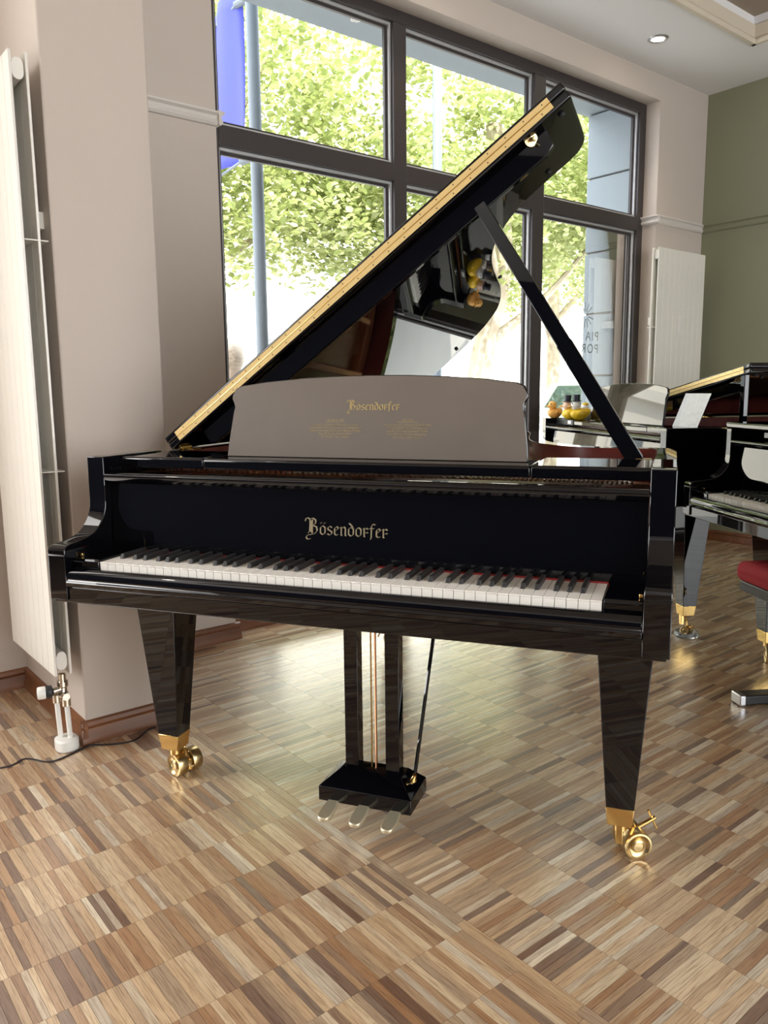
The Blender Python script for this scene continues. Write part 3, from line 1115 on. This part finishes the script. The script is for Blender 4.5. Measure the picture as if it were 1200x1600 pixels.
    for cx, lines in tx:
        z = 1.081
        for ln in lines:
            if ln is None:
                MB().box(cx - .027, cx + .027, -.0031, -.0028, z - zb + .0045, z - zb + .0054).build('desk_rule', GOLDP, md_, smooth=0)
                z -= .0045
                continue
            text_mesh(ln, .0068, GOLDP, 'desk_text', md_, (cx, -.0031, z - zb), (PI / 2, 0, 0), 'CENTER', 1.0, (.88, 1, 1))
            z -= .0077
    # --- interior
    PI_in = [p for p in offset_open(INL, .012)]
    web = [(-XI + .01, .190), (XI - .01, .190), (XI - .01, .44), (.2, .47), (-.3, .50), (-XI + .01, .50)]
    MB().prism_z(web, .905, .928).build('pin_plate', PLATE, root, bevel=.004)
    MB().box(-XI + .004, XI - .004, .192, .318, .900, .9365).build('pin_block', mat('pin_block_veneer', (.62, .20, .07), .35), root, bevel=.002)
    ring_o = [p for p in PI_in if p[1] > .4]
    ring_i = offset_open(ring_o, .085)

    def far_enough(p):
        ins = False
        for a, b in zip(ring_o, ring_o[1:] + ring_o[:1]):
            if (a[1] > p[1]) != (b[1] > p[1]) and p[0] < (b[0] - a[0]) * (p[1] - a[1]) / (b[1] - a[1]) + a[0]:
                ins = not ins
        return (ins or p[1] < .6) and min((Vector(p) - Vector(q)).length for q in ring_o) > .078
    good = [far_enough(p) for p in ring_i]
    ring_o, ring_i = [p for p, g in zip(ring_o, good) if g], [p for p, g in zip(ring_i, good) if g]
    nr = len(ring_o)
    pr_ = MB()
    vs = [(x, y, .885) for x, y in ring_o] + [(x, y, .885) for x, y in ring_i] + [(x, y, .84) for x, y in ring_o] + [(x, y, .84) for x, y in ring_i]
    fs = []
    for i in range(nr - 1):
        fs += [(i, i + 1, nr + i + 1, nr + i), (nr + i, nr + i + 1, 3 * nr + i + 1, 3 * nr + i)]
    pr_.add(vs, fs)
    pr_.build('plate_rim', PLATE, root, smooth=40)
    for x0, y1_, lean in ((-.40, 2.12, -.10), (-.12, 2.05, -.12), (.13, 1.72, -.05), (.36, 1.02, -.02)):
        q = MB()
        q.add([(x0 - .016, .42, .90), (x0 + .016, .42, .90), (x0 + .016 + lean, y1_, .90), (x0 - .016 + lean, y1_, .90), (x0 - .016, .42, .93), (x0 + .016, .42, .93), (x0 + .016 + lean, y1_, .92), (x0 - .016 + lean, y1_, .92)],
              [(0, 3, 2, 1), (4, 5, 6, 7), (0, 1, 5, 4), (1, 2, 6, 5), (2, 3, 7, 6), (3, 0, 4, 7)])
        q.build('plate_strut', PLATE, root, bevel=.006)
    # strings: treble fan and overstrung bass

    def end_y(x):
        best = 2.1
        for a, b in zip(ring_i[:-1], ring_i[1:]):
            if (a[0] - x) * (b[0] - x) <= 0 and abs(a[0] - b[0]) > 1e-6:
                t = (x - a[0]) / (b[0] - a[0])
                best = min(best, a[1] + t * (b[1] - a[1]) + .03) if a[0] > -.5 else best
        return best
    tr = MB()
    for k in range(130):
        x = .64 - k * .0072
        xe = x - .06 * (1 - k / 130) - .02
        y1_ = max(.62, min(end_y(xe), 2.08))
        wv = .0009
        tr.add([(x - wv, .40, .931), (x + wv, .40, .931), (xe + wv, y1_, .903), (xe - wv, y1_, .903), (x, .40, .9325), (xe, y1_, .9045)], [(0, 1, 2, 3), (0, 3, 5, 4), (1, 4, 5, 2)])
    so_ = tr.build('strings', STEEL, root, smooth=0)
    so_['kind'] = 'stuff'
    ba = MB()
    for k in range(40):
        x = -.64 + k * .0095
        xe = x + .30 - k * .002
        ba.tube([(x, .40, .936), (xe - .05, 1.9 + .2 * (1 - k / 40) - .1, .918)], .0017, 4, cap=False)
    bo_ = ba.build('bass_strings', COPPER, root)
    bo_['kind'] = 'stuff'
    tp = MB()
    for k in range(116):
        for r_ in range(2):
            x = -.655 + k * .0113
            y = .335 + r_ * .030 + (k % 3) * .008
            tp.box(x - .0022, x + .0022, y - .0022, y + .0022, .925, .939)
    tp_ = tp.build('tuning_pins', STEEL, root, smooth=0)
    tp_['kind'] = 'stuff'
    dp = MB()
    for k in range(66):
        x = -.6 + k * .0178
        dp.box(x - .007, x + .007, .50, .575, .936, .962)
    dp_ = dp.build('dampers', EBONY, root, smooth=0)
    dp_['kind'] = 'stuff'
    # --- lid (own axis along the spine, opened by rotation about Y)
    YF = .53
    LT = .024
    lid_out = [(x + XO, y) for x, y in offset_open([p for p in OUTL if p[1] > .36], -.010)]
    poly = [(1.494, YF)] + [p for p in lid_out if p[1] > YF + .02] + [(-.010, YF)]
    lid = MB().prism_z(poly, 0, LT).build('lid', LACQ, root, bevel=.006, smooth=25, segs=3)
    lid.location = (-XO, 0, .9815)
    flap_poly = [(1.494, 0), (1.494, .375), (1.47, .40), (.015, .40), (-.010, .375), (-.010, 0)]
    flap = MB().prism_z(flap_poly, .0005, LT).build('lid_flap', LACQ, lid, bevel=.006, segs=3)
    flap.location = (0, YF, LT)
    for i, (t0, t1) in enumerate(((.0085, .0233), (.0247, .0395))):
        nm = 'hinge_leaf'
        MB().box(.035, 1.447, YF - .0012, YF + .002, t0, t1).build(nm, HINGEM, lid)
    MB().tube([(.035, YF - .0012, .024), (1.447, YF - .0012, .024)], .0014, 8).build('hinge_pin', BRASS, lid)
    sm = MB()
    for k in range(25):
        for t in (.0150, .0335):
            sm.lathe([(.0019, 0), (.0019, .0006), (.0012, .0009)], (.06 + k * .0565 + (.012 if t > .02 else 0), YF - .0011, t), (0, -1, 0), 8)
    sm_ = sm.build('hinge_screws', DARKM, lid, smooth=0)
    sm_['kind'] = 'stuff'
    barp = [(.10, 0), (.10, -.05), (.112, -.062), (1.375, -.062), (1.398, -.052), (1.405, -.030), (1.405, 0)]
    MB().prism_y(barp, YF + .035, YF + .052).build('lid_bar', LACQ, lid, bevel=.003)
    MB().box(.112, 1.372, YF + .0352, YF + .0518, -.0628, -.0618).build('bar_edge', LACQ, lid)
    MB().lathe([(.017, 0), (.018, .0015), (.017, .003), (.006, .0035), (.005, .016), (.0065, .026), (.005, .030), (.001, .031)], (1.362, YF + .030, -.004), (.25, -.85, -.45), 20).build('lid_knob', BRASSM, lid)
    for (x, y) in ((1.455, YF + .05), (1.40, YF + .12), (1.36, YF + .36), (1.02, 1.52), (.62, 2.10)):
        MB().lathe([(.008, 0), (.009, -.004), (.006, -.008)], (x, y, 0), (0, 0, 1), 12).build('bumper', RUBBER, lid)
    # spine hinges
    for y in (.58, 1.25, 1.92):
        h = MB()
        h.tube([(-XO + .008, y - .03, .984), (-XO + .008, y + .03, .984)], .006, 10)
        h.box(-XO + .006, -XO + .05, y - .026, y + .026, .9782, .981)
        h.build('spine_hinge', BRASS, root, bevel=.001)
    MB().box(-.672, -.655, .43, .442, .95, .982).build('prop_catch', BRASS, root, bevel=.001)
    # lid prop
    p0 = Vector((.660, .470, .955))
    p1 = Vector((.222, .573, 1.640))
    d = (p1 - p0).normalized()
    sx = d.cross(Vector((0, 1, 0))).normalized()
    sy = d.cross(sx).normalized()
    q = MB()
    st_ = [(0, .020), (.30, .0205), (.46, .0205), (.463, .0185), (1.0, .0165)]
    vs, fs = [], []
    L = (p1 - p0).length
    for t, w_ in st_:
        c = p0 + d * L * t
        for a, b in ((-1, -1), (1, -1), (1, 1), (-1, 1)):
            vs.append(c + sx * a * w_ + sy * b * .010)
    for i in range(len(st_) - 1):
        for k in range(4):
            fs.append((i * 4 + k, i * 4 + (k + 1) % 4, i * 4 + 4 + (k + 1) % 4, i * 4 + 4 + k))
    fs += [(3, 2, 1, 0), tuple(len(vs) - 4 + k for k in range(4))]
    q.add(vs, fs)
    MB_prop = q.build('lid_prop', LACQ, root, bevel=.003)
    MB().box(.645, .684, .462, .484, .94, .984).build('prop_bracket', BRASS, root, bevel=.002)
    # --- legs

    def leg(x, y, ztop, wheel_ang, off, top_h=.069):
        lg = MB().frustum((x, y), (.033, .033), .145, (x, y), (top_h, top_h), ztop).build('leg', LACQ, root, bevel=.002)
        MB().frustum((x, y), (.0285, .0285), .098, (x, y), (.0338, .0338), .147).build('ferrule', BRASS, lg, bevel=.0015)
        ax = Vector((math.cos(wheel_ang), math.sin(wheel_ang), 0))
        tr_ = Vector((-ax.y, ax.x, 0))
        ctr = Vector((x + off[0], y + off[1], .036))
        fk = MB()
        fk.tube([(x, y, .098), (x, y, .078)], .017, 14)
        pts = [Vector((x, y, .085)), Vector((x + off[0] * .8, y + off[1] * .8, .082)), ctr + Vector((0, 0, .030)), ctr + Vector((0, 0, -.004))]
        fk.tube(smooth_open([tuple(p) for p in pts], 1), .011, 10)
        fk.tube([tuple(ctr - ax * .04), tuple(ctr + ax * .04)], .006, 10)
        fk.build('caster_fork', BRASS, lg)
        if x > 0:
            MB().box(x - .009, x + .009, y - .026, y - .010, .050, .10).build('caster_tab', BRASS, lg, bevel=.002)
        for s in (-1, 1):
            pr = [(.004, .012), (.020, .012), (.021, .020), (.030, .020), (.031, .010), (.0345, .010), (.036, .013), (.036, .038), (.0345, .0415), (.030, .0425), (.0285, .040), (.022, .036), (.0165, .035), (.016, .040), (.0125, .042), (.0118, .0405), (.006, .0408), (.002, .0412)]
            MB().lathe([(r_, h_) for r_, h_ in pr], ctr, ax * s, 32).build('caster_wheel', BRASSM, lg, smooth=30)
        br = MB()
        e0 = ctr + Vector((0, 0, .020))
        e1 = e0 + tr_ * .062 + Vector((0, 0, .030))
        br.tube([tuple(e0), tuple(e1)], [.0065, .0055], 10)
        dd = (e1 - e0).normalized().cross(ax).normalized()
        mid = e1 - (e1 - e0) * .12
        br.tube([tuple(mid - dd * .028), tuple(mid + dd * .028)], .0032, 8)
        br.build('brake_screw', BRASS, lg)
        return lg
    leg(.647, .3225, .636, R(-62), (.027, .038))
    leg(-.647, .3225, .636, R(68), (.008, .036))
    leg(-.425, 1.66, .795, R(120), (0, .02), .055)
    # --- lyre
    ly = MB()
    b_ = [(-.131, .235), (.131, .235), (.131, .375), (-.131, .375)]
    t_ = [(-.088, .285), (.088, .285), (.088, .348), (-.088, .348)]
    vs = [(x, y, .062) for x, y in b_] + [(x, y, .102) for x, y in b_] + [(x, y, .136) for x, y in t_]
    ly.add(vs, [(3, 2, 1, 0), (8, 9, 10, 11)] + [(i, (i + 1) % 4, 4 + (i + 1) % 4, 4 + i) for i in range(4)] + [(4 + i, 4 + (i + 1) % 4, 8 + (i + 1) % 4, 8 + i) for i in range(4)])
    lyre = ly.build('lyre', LACQ, root, bevel=.0015)
    for s in (-1, 1):
        MB().box(s * .0585 - .0195, s * .0585 + .0195, .300, .336, .13, .645).build('lyre_post', LACQ, lyre, bevel=.0015)
        MB().tube([(s * .108 if s > 0 else -.072, .345, .125), (s * .120 if s > 0 else -.185, .60, .69)], .0055, 8).build('lyre_brace', LACQ, lyre)
    MB().tube([(.006, .318, .13), (.006, .318, .645)], .0032, 8).build('pedal_rod', COPPER, lyre)
    MB().tube([(-.008, .322, .13), (-.008, .322, .645)], .0025, 8).build('pedal_rod', BRASS, lyre)
    MB().lathe([(.011, 0), (.011, .004), (.006, .012), (.006, .02)], (.110, .315, .118), (.4, 0, 1), 14).build('brace_ferrule', BRASS, lyre)
    for x in (-.088, 0, .088):
        pd = smooth_closed([(-.009, .09), (-.010, .03), (-.017, -.012), (-.020, -.055), (-.013, -.078), (.013, -.078), (.020, -.055), (.017, -.012), (.010, .03), (.009, .09)], 1)
        o = MB().prism_z(pd, -.006, .006).build('pedal', PEDALM, lyre, bevel=.003, smooth=50)
        o.location = (x, .235, .062)
        o.rotation_euler = (R(8), 0, 0)
    MB().box(-XI, XI, .44, .52, .66, .80).build('belly_rail', LACQ, root, bevel=.003)
    for x in (-.35, .05):
        MB().box(x - .03, x + .03, .52, 1.75, .71, .792).build('under_beam', LACQ, root, bevel=.003)
    return root, lid


ROT = R(-59.0035)
piano, lid1 = make_piano()
# copies first (before posing), then pose
keep2 = copy_tree(piano)
keep3 = copy_tree(piano, None, ('music_desk', 'lid_prop', 'strings', 'bass_strings', 'tuning_pins', 'dampers', 'prop_bracket'))
piano.rotation_euler = (0, 0, ROT)
piano.location = (0, 0, 0)
tag(piano, 'black glossy grand piano with open lid and taupe inscribed music desk', 'piano', 'grand pianos in the showroom')


def child(o, nm):
    return [c for c in o.children if c.name.split('.')[0] == nm][0]


lid1.rotation_euler = (0, R(-36.4), 0)
keep2.location = (2.416, 1.190, 0)
keep2.rotation_euler = (0, 0, R(-60.15) + ROT)
keep2.scale = (.995, .995, .985)
tag(keep2, 'black grand piano by the window with ducks on top and its lid slightly raised', 'piano', 'grand pianos in the showroom')
child(keep2, 'lid').rotation_euler = (0, R(-9.6), 0)
# piano 2: short prop, plain black desk without the cover
pr = child(keep2, 'lid_prop')
C.objects.unlink(pr)
bpy.data.objects.remove(pr)
MB().box(.655, .685, .536, .560, .93, 1.236).build('lid_prop', LACQ, keep2, bevel=.003)
d2 = child(keep2, 'music_desk')
for c in list(d2.children):
    bpy.data.objects.remove(c)
keep3.location = (1.672, -.339, 0)
keep3.rotation_euler = (0, 0, R(-62.9) + ROT)
tag(keep3, 'black grand piano with closed lid and visible keys, red bench at it', 'piano', 'grand pianos in the showroom')
l3 = child(keep3, 'lid')
f3 = child(l3, 'lid_flap')
f3.rotation_euler = (PI, 0, 0)
f3.location = (0, .5295, .024)
l3.location = (-XO, 0, .9915)
# glass caster cups under piano 2
P2 = Matrix.Translation(keep2.location) @ Matrix.Rotation(keep2.rotation_euler.z, 4, 'Z')


def p2(x, y, z):
    return P2 @ Vector((x * .995, y * .995, z * .985))


# ------------------------------------------------------------------ radiators


def radiator(name, loc, rz, length, z0, z1, label, holder=False, npan=8):
    """front looks along local -y; x along the wall; panels at y=0 (front) and y=.046 (rear); near end at x=0"""
    r = empty(name, (loc[0], loc[1], z0), rz)
    tag(r, label, 'radiator', 'tall panel radiators')
    H = z1 - z0
    for y in (0, .046):
        mb = MB()
        w_ = length / npan
        for k in range(npan):
            mb.box(k * w_ + .0012, (k + 1) * w_ - .0012, y, y + .008, 0, H)
        mb.box(.003, length - .003, y + .0015, y + .0065, .001, H - .001)
        nm = 'front_panel' if y == 0 else 'rear_panel'
        mb.build(nm, RADM, r, bevel=.0012)
    for z in (.045, H - .045):
        pr_ = smooth_closed([(.010, z - .03), (.044, z - .03), (.044, z + .03), (.010, z + .03)], 2)
        MB().prism_x(pr_, .012, length - .012).build('header_tube', RADM, r, smooth=60)
    fin = MB()
    for k in range(int((length - .17) / .03)):
        x = .16 + k * .03
        fin.box(x, x + .0015, .009, .045, .09, H - .09)
    fin.build('fins', RADIN, r, smooth=0)
    for z in (H * .35, H * .72):
        MB().box(-.001, length, .008, .075, z, z + .003).build('bracket', RADM, r)
    if holder:
        h = MB().box(length * .42, length * .42 + .035, -.022, 0, H * .70, H * .70 + .13).build('label_holder', WHITEP, r, bevel=.003)
        MB().box(length * .42 + .036, length * .42 + .046, -.012, 0, H * .70 + .085, H * .70 + .10).build('clip', BLACKP, r)
    return r


rl = radiator('radiator', (-.281, 1.105), R(90), .50, .262, 2.13, 'tall white panel radiator on the beige pillar with a thermostat valve')
# mirrored: local x -> +n, local -y -> +u ; we need the front towards -u, so flip
rl.scale = (1, -1, 1)
# local y -> after flip: +u side is the wall
valve = MB()
valve.tube([(.02, .027, .0), (.02, .027, -.05)], .012, 12)
valve.lathe([(.016, 0), (.016, .012), (.013, .016), (.013, .03), (.017, .034), (.017, .05)], (.02, .027, -.075), (0, 0, 1), 16)
valve.tube([(.02, .027, -.05), (.02, -.004, -.052)], .010, 12)
valve.tube([(-.012, .027, -.070), (.045, .027, -.070)], .012, 12)
valve.lathe([(.014, 0), (.014, .03)], (.02, .035, -.11), (0, 0, 1), 14)
valve.lathe([(.013, 0), (.013, .025)], (.045, .012, -.10), (0, 0, 1), 14)
valve.build('valve_block', CHROME, rl, smooth=40)
MB().lathe([(.010, 0), (.020, .004), (.021, .018), (.019, .022)], (.02, -.004, -.052), (.25, -1, 0), 20).build('thermostat_collar', BLACKP, rl)
MB().lathe([(.019, .022), (.0205, .027), (.0205, .043), (.018, .047), (.004, .048)], (.02, -.004, -.052), (.25, -1, 0), 20).build('thermostat_knob', WHITEP, rl)
for (x0, y0) in ((.02, .035), (.045, .012)):
    MB().tube([(x0, y0, -.10), (x0 + .004, y0 + .006, -.245)], .0085, 12).build('pipe', WHITEP, rl)
MB().prism_z(smooth_closed([(-.008, -.006), (.072, -.006), (.072, .066), (-.008, .066)], 2), -.262, -.222).build('pipe_rosette', WHITEP, rl, bevel=.006)
rr = radiator('radiator', (3.985, 1.700), 0, .60, .20, 2.105, 'tall beige panel radiator in the corner by the green wall', True, 9)
MB().tube([(.05, .027, 0), (.05, .027, -.20)], .009, 10).build('pipe', WHITEP, rr)
MB().tube([(.10, .027, 0), (.10, .027, -.20)], .009, 10).build('pipe', WHITEP, rr)
for rad_, ys in ((rl, 1), (rr, 1)):
    MB().box(.10, .14, .05, .0962 if rad_ is rl else .131, 1.4, 1.45).build('wall_bracket', RADM, rad_)

# ------------------------------------------------------------------ cable, downlights
cpts = [(-1.045, .95), (-.80, 1.02), (-.62, 1.06), (-.47, 1.03)]


def floor_pt(px, py, z=0.0):
    d = (c_f * F_PX + c_r * (px - 600) + c_u * (800 - py))
    t = (z - CAM.z) / d.z
    return CAM + d * t


cab = [floor_pt(x, y, .0025) for x, y in ((-40, 1208), (0, 1200), (22, 1195), (34, 1186), (48, 1185), (75, 1192), (100, 1184), (140, 1163), (160, 1164), (200, 1160), (216, 1154), (228, 1141), (243, 1136))]
tag(MB().tube(smooth_open([tuple(p) for p in cab], 2), .0028, 8).build('power_cable', CABLEM), 'thin dark cable running across the floor past the pillar', 'cable')
c2 = [(-.335, 1.795, .003), (-.325, 1.80, .03), (-.31, 1.803, .055), (-.30, 1.80, .07), (-.305, 1.795, .045), (-.40, 1.78, .003), (-.60, 1.76, .003)]
tag(MB().tube(smooth_open(c2, 2), .004, 8).build('wall_cable', CABLEM), 'short black cable loop at the baseboard left of the radiator', 'cable')
LAMPE = mat('downlight_lamp', (1, 1, 1), .3, emit=((1.0, .86, .66), 30.0))
dl0 = None
spots = [(3.603, 1.527), (2.0, 1.527), (-1.9, 1.45), (4.45, -.2), (4.45, -2.0)]
for i, (u, n) in enumerate(spots):
    if dl0 is None:
        d_ = empty('ceiling_downlight', (u, n, ZC))
        MB().lathe([(.040, -.001), (.046, -.008), (.058, -.006), (.062, 0.0), (.040, .0)], (0, 0, 0), (0, 0, 1), 32).build('trim_ring', SILVER, d_, smooth=40)
        MB().lathe([(.038, -.003), (.030, -.006), (.012, -.008), (.002, -.008)], (0, 0, 0), (0, 0, 1), 24).build('lamp', LAMPE, d_)
        dl0 = d_
    else:
        d_ = copy_tree(dl0, None, ('downlight_beam',))
        d_.location = (u, n, ZC)
    tag(d_, 'lit recessed ceiling spotlight ' + ['between the ceiling coffer and the window, nearest the green wall', 'above the middle of the shop window',
        'in the ceiling left of the beige pillar', 'above the green wall, close to the corner radiator', 'above the green wall, far from the window'][i], 'ceiling light', 'recessed ceiling spotlights')
    pp = to_px((u, n, ZC))
    bn = 'downlight_beam' if pp and 0 < pp[0] < 1200 and 0 < pp[1] < 1600 else 'downlight_beam_offscreen'
    l = bpy.data.lights.new(bn, 'SPOT')
    l.energy = 20
    l.color = (1.0, .86, .68)
    l.spot_size = R(110)
    l.spot_blend = .8
    l.shadow_soft_size = .04
    lo = bpy.data.objects.new(bn, l)
    C.objects.link(lo)
    lo.parent = d_
    lo.location = (0, 0, -.03)

# ------------------------------------------------------------------ bench at the third piano
P3 = Matrix.Translation(keep3.location) @ Matrix.Rotation(keep3.rotation_euler.z, 4, 'Z')
bl_ = P3 @ Vector((-.02, .118, 0))
bench = empty('piano_bench', bl_, keep3.rotation_euler.z)
tag(bench, 'red upholstered piano bench with black base and silver-capped feet', 'bench')
cu_ = MB().box(-.285, .285, -.175, .175, .462, .535).build('cushion', REDV, bench, bevel=.028, segs=4)
MB().box(-.27, .27, -.16, .16, .425, .463).build('seat_frame', BLACKP, bench, bevel=.004)
for s in (-1, 1):
    MB().tube([(s * .27, 0, .44), (s * .34, 0, .43)], .006, 8).build('adjusting_rod', BLACKP, bench)
    MB().lathe([(.018, 0), (.022, .006), (.022, .02), (.016, .026)], (s * .335, 0, .43), (s, 0, 0), 16).build('adjusting_knob', BLACKP, bench)
    MB().box(s * .24 - .022, s * .24 + .022, -.015, .015, .03, .43).build('leg', BLACKP, bench, bevel=.004)
    f_ = MB().box(s * .24 - .03, s * .24 + .03, -.155, .155, .004, .040).build('foot_bar', BLACKP, bench, bevel=.005)
    for t in (-1, 1):
        MB().box(s * .24 - .031, s * .24 + .031, t * .155 - .012, t * .155 + .012, .003, .042).build('foot_cap', SILVER, f_, bevel=.004)
MB().tube([(-.24, 0, .12), (.24, 0, .12)], .012, 10).build('stretcher', BLACKP, bench)

# ------------------------------------------------------------------ things on the second piano
YELLOW = mat('yellow_vinyl', (.80, .52, .02), .35)
ORANGE = mat('amber_vinyl', (.80, .42, .10), .4)
PINK = mat('pale_vinyl', (.80, .55, .42), .4)
WHITEV = mat('white_vinyl', (.80, .78, .72), .35)
HATB = mat('black_top_hat', (.015, .018, .03), .4)
BROWN = mat('brown_vinyl', (.22, .10, .03), .4)
ZT2 = .9855 * .985 + .006


def duck(x, y, rz, sc, bodym, headm, hat, label, z=ZT2):
    p = p2(x, y, 0)
    d = empty('rubber_duck', (p.x, p.y, z), rz, sc)
    tag(d, label, 'duck', 'ducks on the second piano')
    b = MB()
    prof = []
    b.ball((0, 0, .030), (.036, .048, .030), 20, 12)
    for i, v in enumerate(b.v):   # pinch the tail up
        if v[1] < -.02:
            t = (-v[1] - .02) / .03
            b.v[i] = (v[0] * (1 - .45 * t), v[1] - .010 * t, v[2] + .016 * t)
        if v[2] < .006:
            b.v[i] = (b.v[i][0], b.v[i][1], 0.0)
    b.build('body', bodym, d, smooth=180)
    MB().ball((0, .020, .074), (.026, .026, .025), 18, 12).build('head', headm, d, smooth=180)
    bk = MB()
    bk.ball((0, .050, .068), (.014, .014, .005), 12, 6)
    bk.build('beak', ORANGE, d, smooth=180)
    for s in (-1, 1):
        MB().ball((s * .034, -.004, .034), (.008, .026, .015), 12, 8).build('wing', bodym, d, smooth=180)
        MB().ball((s * .011, .041, .082), (.004, .003, .005), 8, 6).build('eye', BLACKP, d, smooth=180)
    if hat == 'top':
        MB().lathe([(.001, .094), (.026, .094), (.026, .098), (.017, .099), (.019, .128), (.001, .129)], (0, .018, 0), (0, 0, 1), 20).build('hat', HATB, d)
    elif hat:
        MB().ball((0, .016, .092), (.022, .022, .012), 14, 8).build('hat', hat, d, smooth=180)
    return d


zr = keep2.rotation_euler.z
duck(-.716, .200, zr + R(200), 1.05, ORANGE, ORANGE, None, 'plain amber rubber duck at the far end of the piano top', .9811)
duck(-.585, .250, zr + R(150), 1.12, YELLOW, PINK, 'top', 'yellow duck with pale pink head and a top hat')
duck(-.475, .258, zr + R(170), 1.15, YELLOW, WHITEV, 'top', 'yellow duck with white head and black top hat beside the music desk')
duck(-.63, .375, zr + R(120), .95, WHITEV, WHITEV, YELLOW, 'white duck with a yellow cap behind the top-hatted ducks')
duck(-.51, .385, zr + R(60), .95, HATB, WHITEV, 'top', 'black-bodied duck standing behind the top-hatted ducks')
# black box strip under the ducks' front with a silver label, belongs to the shelf edge
cdp = p2(-.565, .208, 0)
card = MB().box(-.125, .125, -.006, .0, -.030, .001).build('price_label_strip', BLACKP, None, bevel=.001)
card.location = (cdp.x, cdp.y, ZT2 - .001)
card.rotation_euler = (0, 0, zr)
tag(card, 'black label strip on the front edge of the second piano top', 'label')
MB().box(.055, .098, -.0075, -.0055, -.022, -.004).build('silver_plate', SILVER, card)
# sheet on the right-hand shelf of the second piano
sp = p2(.55, .33, 0)
sh = MB().box(-.105, .105, -.001, .001, 0, .165).build('music_sheet', PAPER)
sh.location = (sp.x, sp.y, ZT2)
sh.rotation_euler = (R(-22), 0, zr)
tag(sh, 'white printed sheet leaning on top of the second piano', 'paper')
# casters of this piano are smaller and sit inside clear cups
K2 = .58
OFFS = {'leg': [(.647, .3225, .027, .038, 'treble-side front'), (-.647, .3225, .008, .036, 'bass-side front'), (-.425, 1.66, 0, .02, 'tail')]}
for lg in [c for c in keep2.children if c.name.split('.')[0] == 'leg']:
    mx_ = sum(v.co.x for v in lg.data.vertices) / len(lg.data.vertices)
    my_ = sum(v.co.y for v in lg.data.vertices) / len(lg.data.vertices)
    x, y, ox, oy, nm = min(OFFS['leg'], key=lambda q: abs(q[0] - mx_) + abs(q[1] - my_))
    cx, cy = x + ox, y + oy            # wheel centre as built
    nx, ny = x + ox * .18, y + oy * .18  # wheel centre inside the cup
    for c in lg.children:
        kind = c.name.split('.')[0]
        if kind in ('caster_wheel', 'brake_screw'):
            c.scale = (K2, K2, K2)
            c.location = (nx - cx * K2, ny - cy * K2, 0)
        elif kind == 'caster_fork':
            kz = (.098 - .036 * K2) / (.098 - .036)
            c.scale = (K2, K2, kz)
            c.location = (nx - cx * K2, ny - cy * K2, .098 * (1 - kz))
    q = p2(nx, ny, 0)
    cp = MB().lathe([(.001, .0), (.052, 0), (.055, .004), (.053, .022), (.048, .022), (.046, .0065), (.001, .006)], (0, 0, 0), (0, 0, 1), 28).build('caster_cup', GLASSC)
    cp.location = (q.x, q.y, 0)
    tag(cp, 'clear round caster cup under the %s leg of the piano with ducks' % nm, 'caster cup', 'clear caster cups')
keep2.location.z = .006
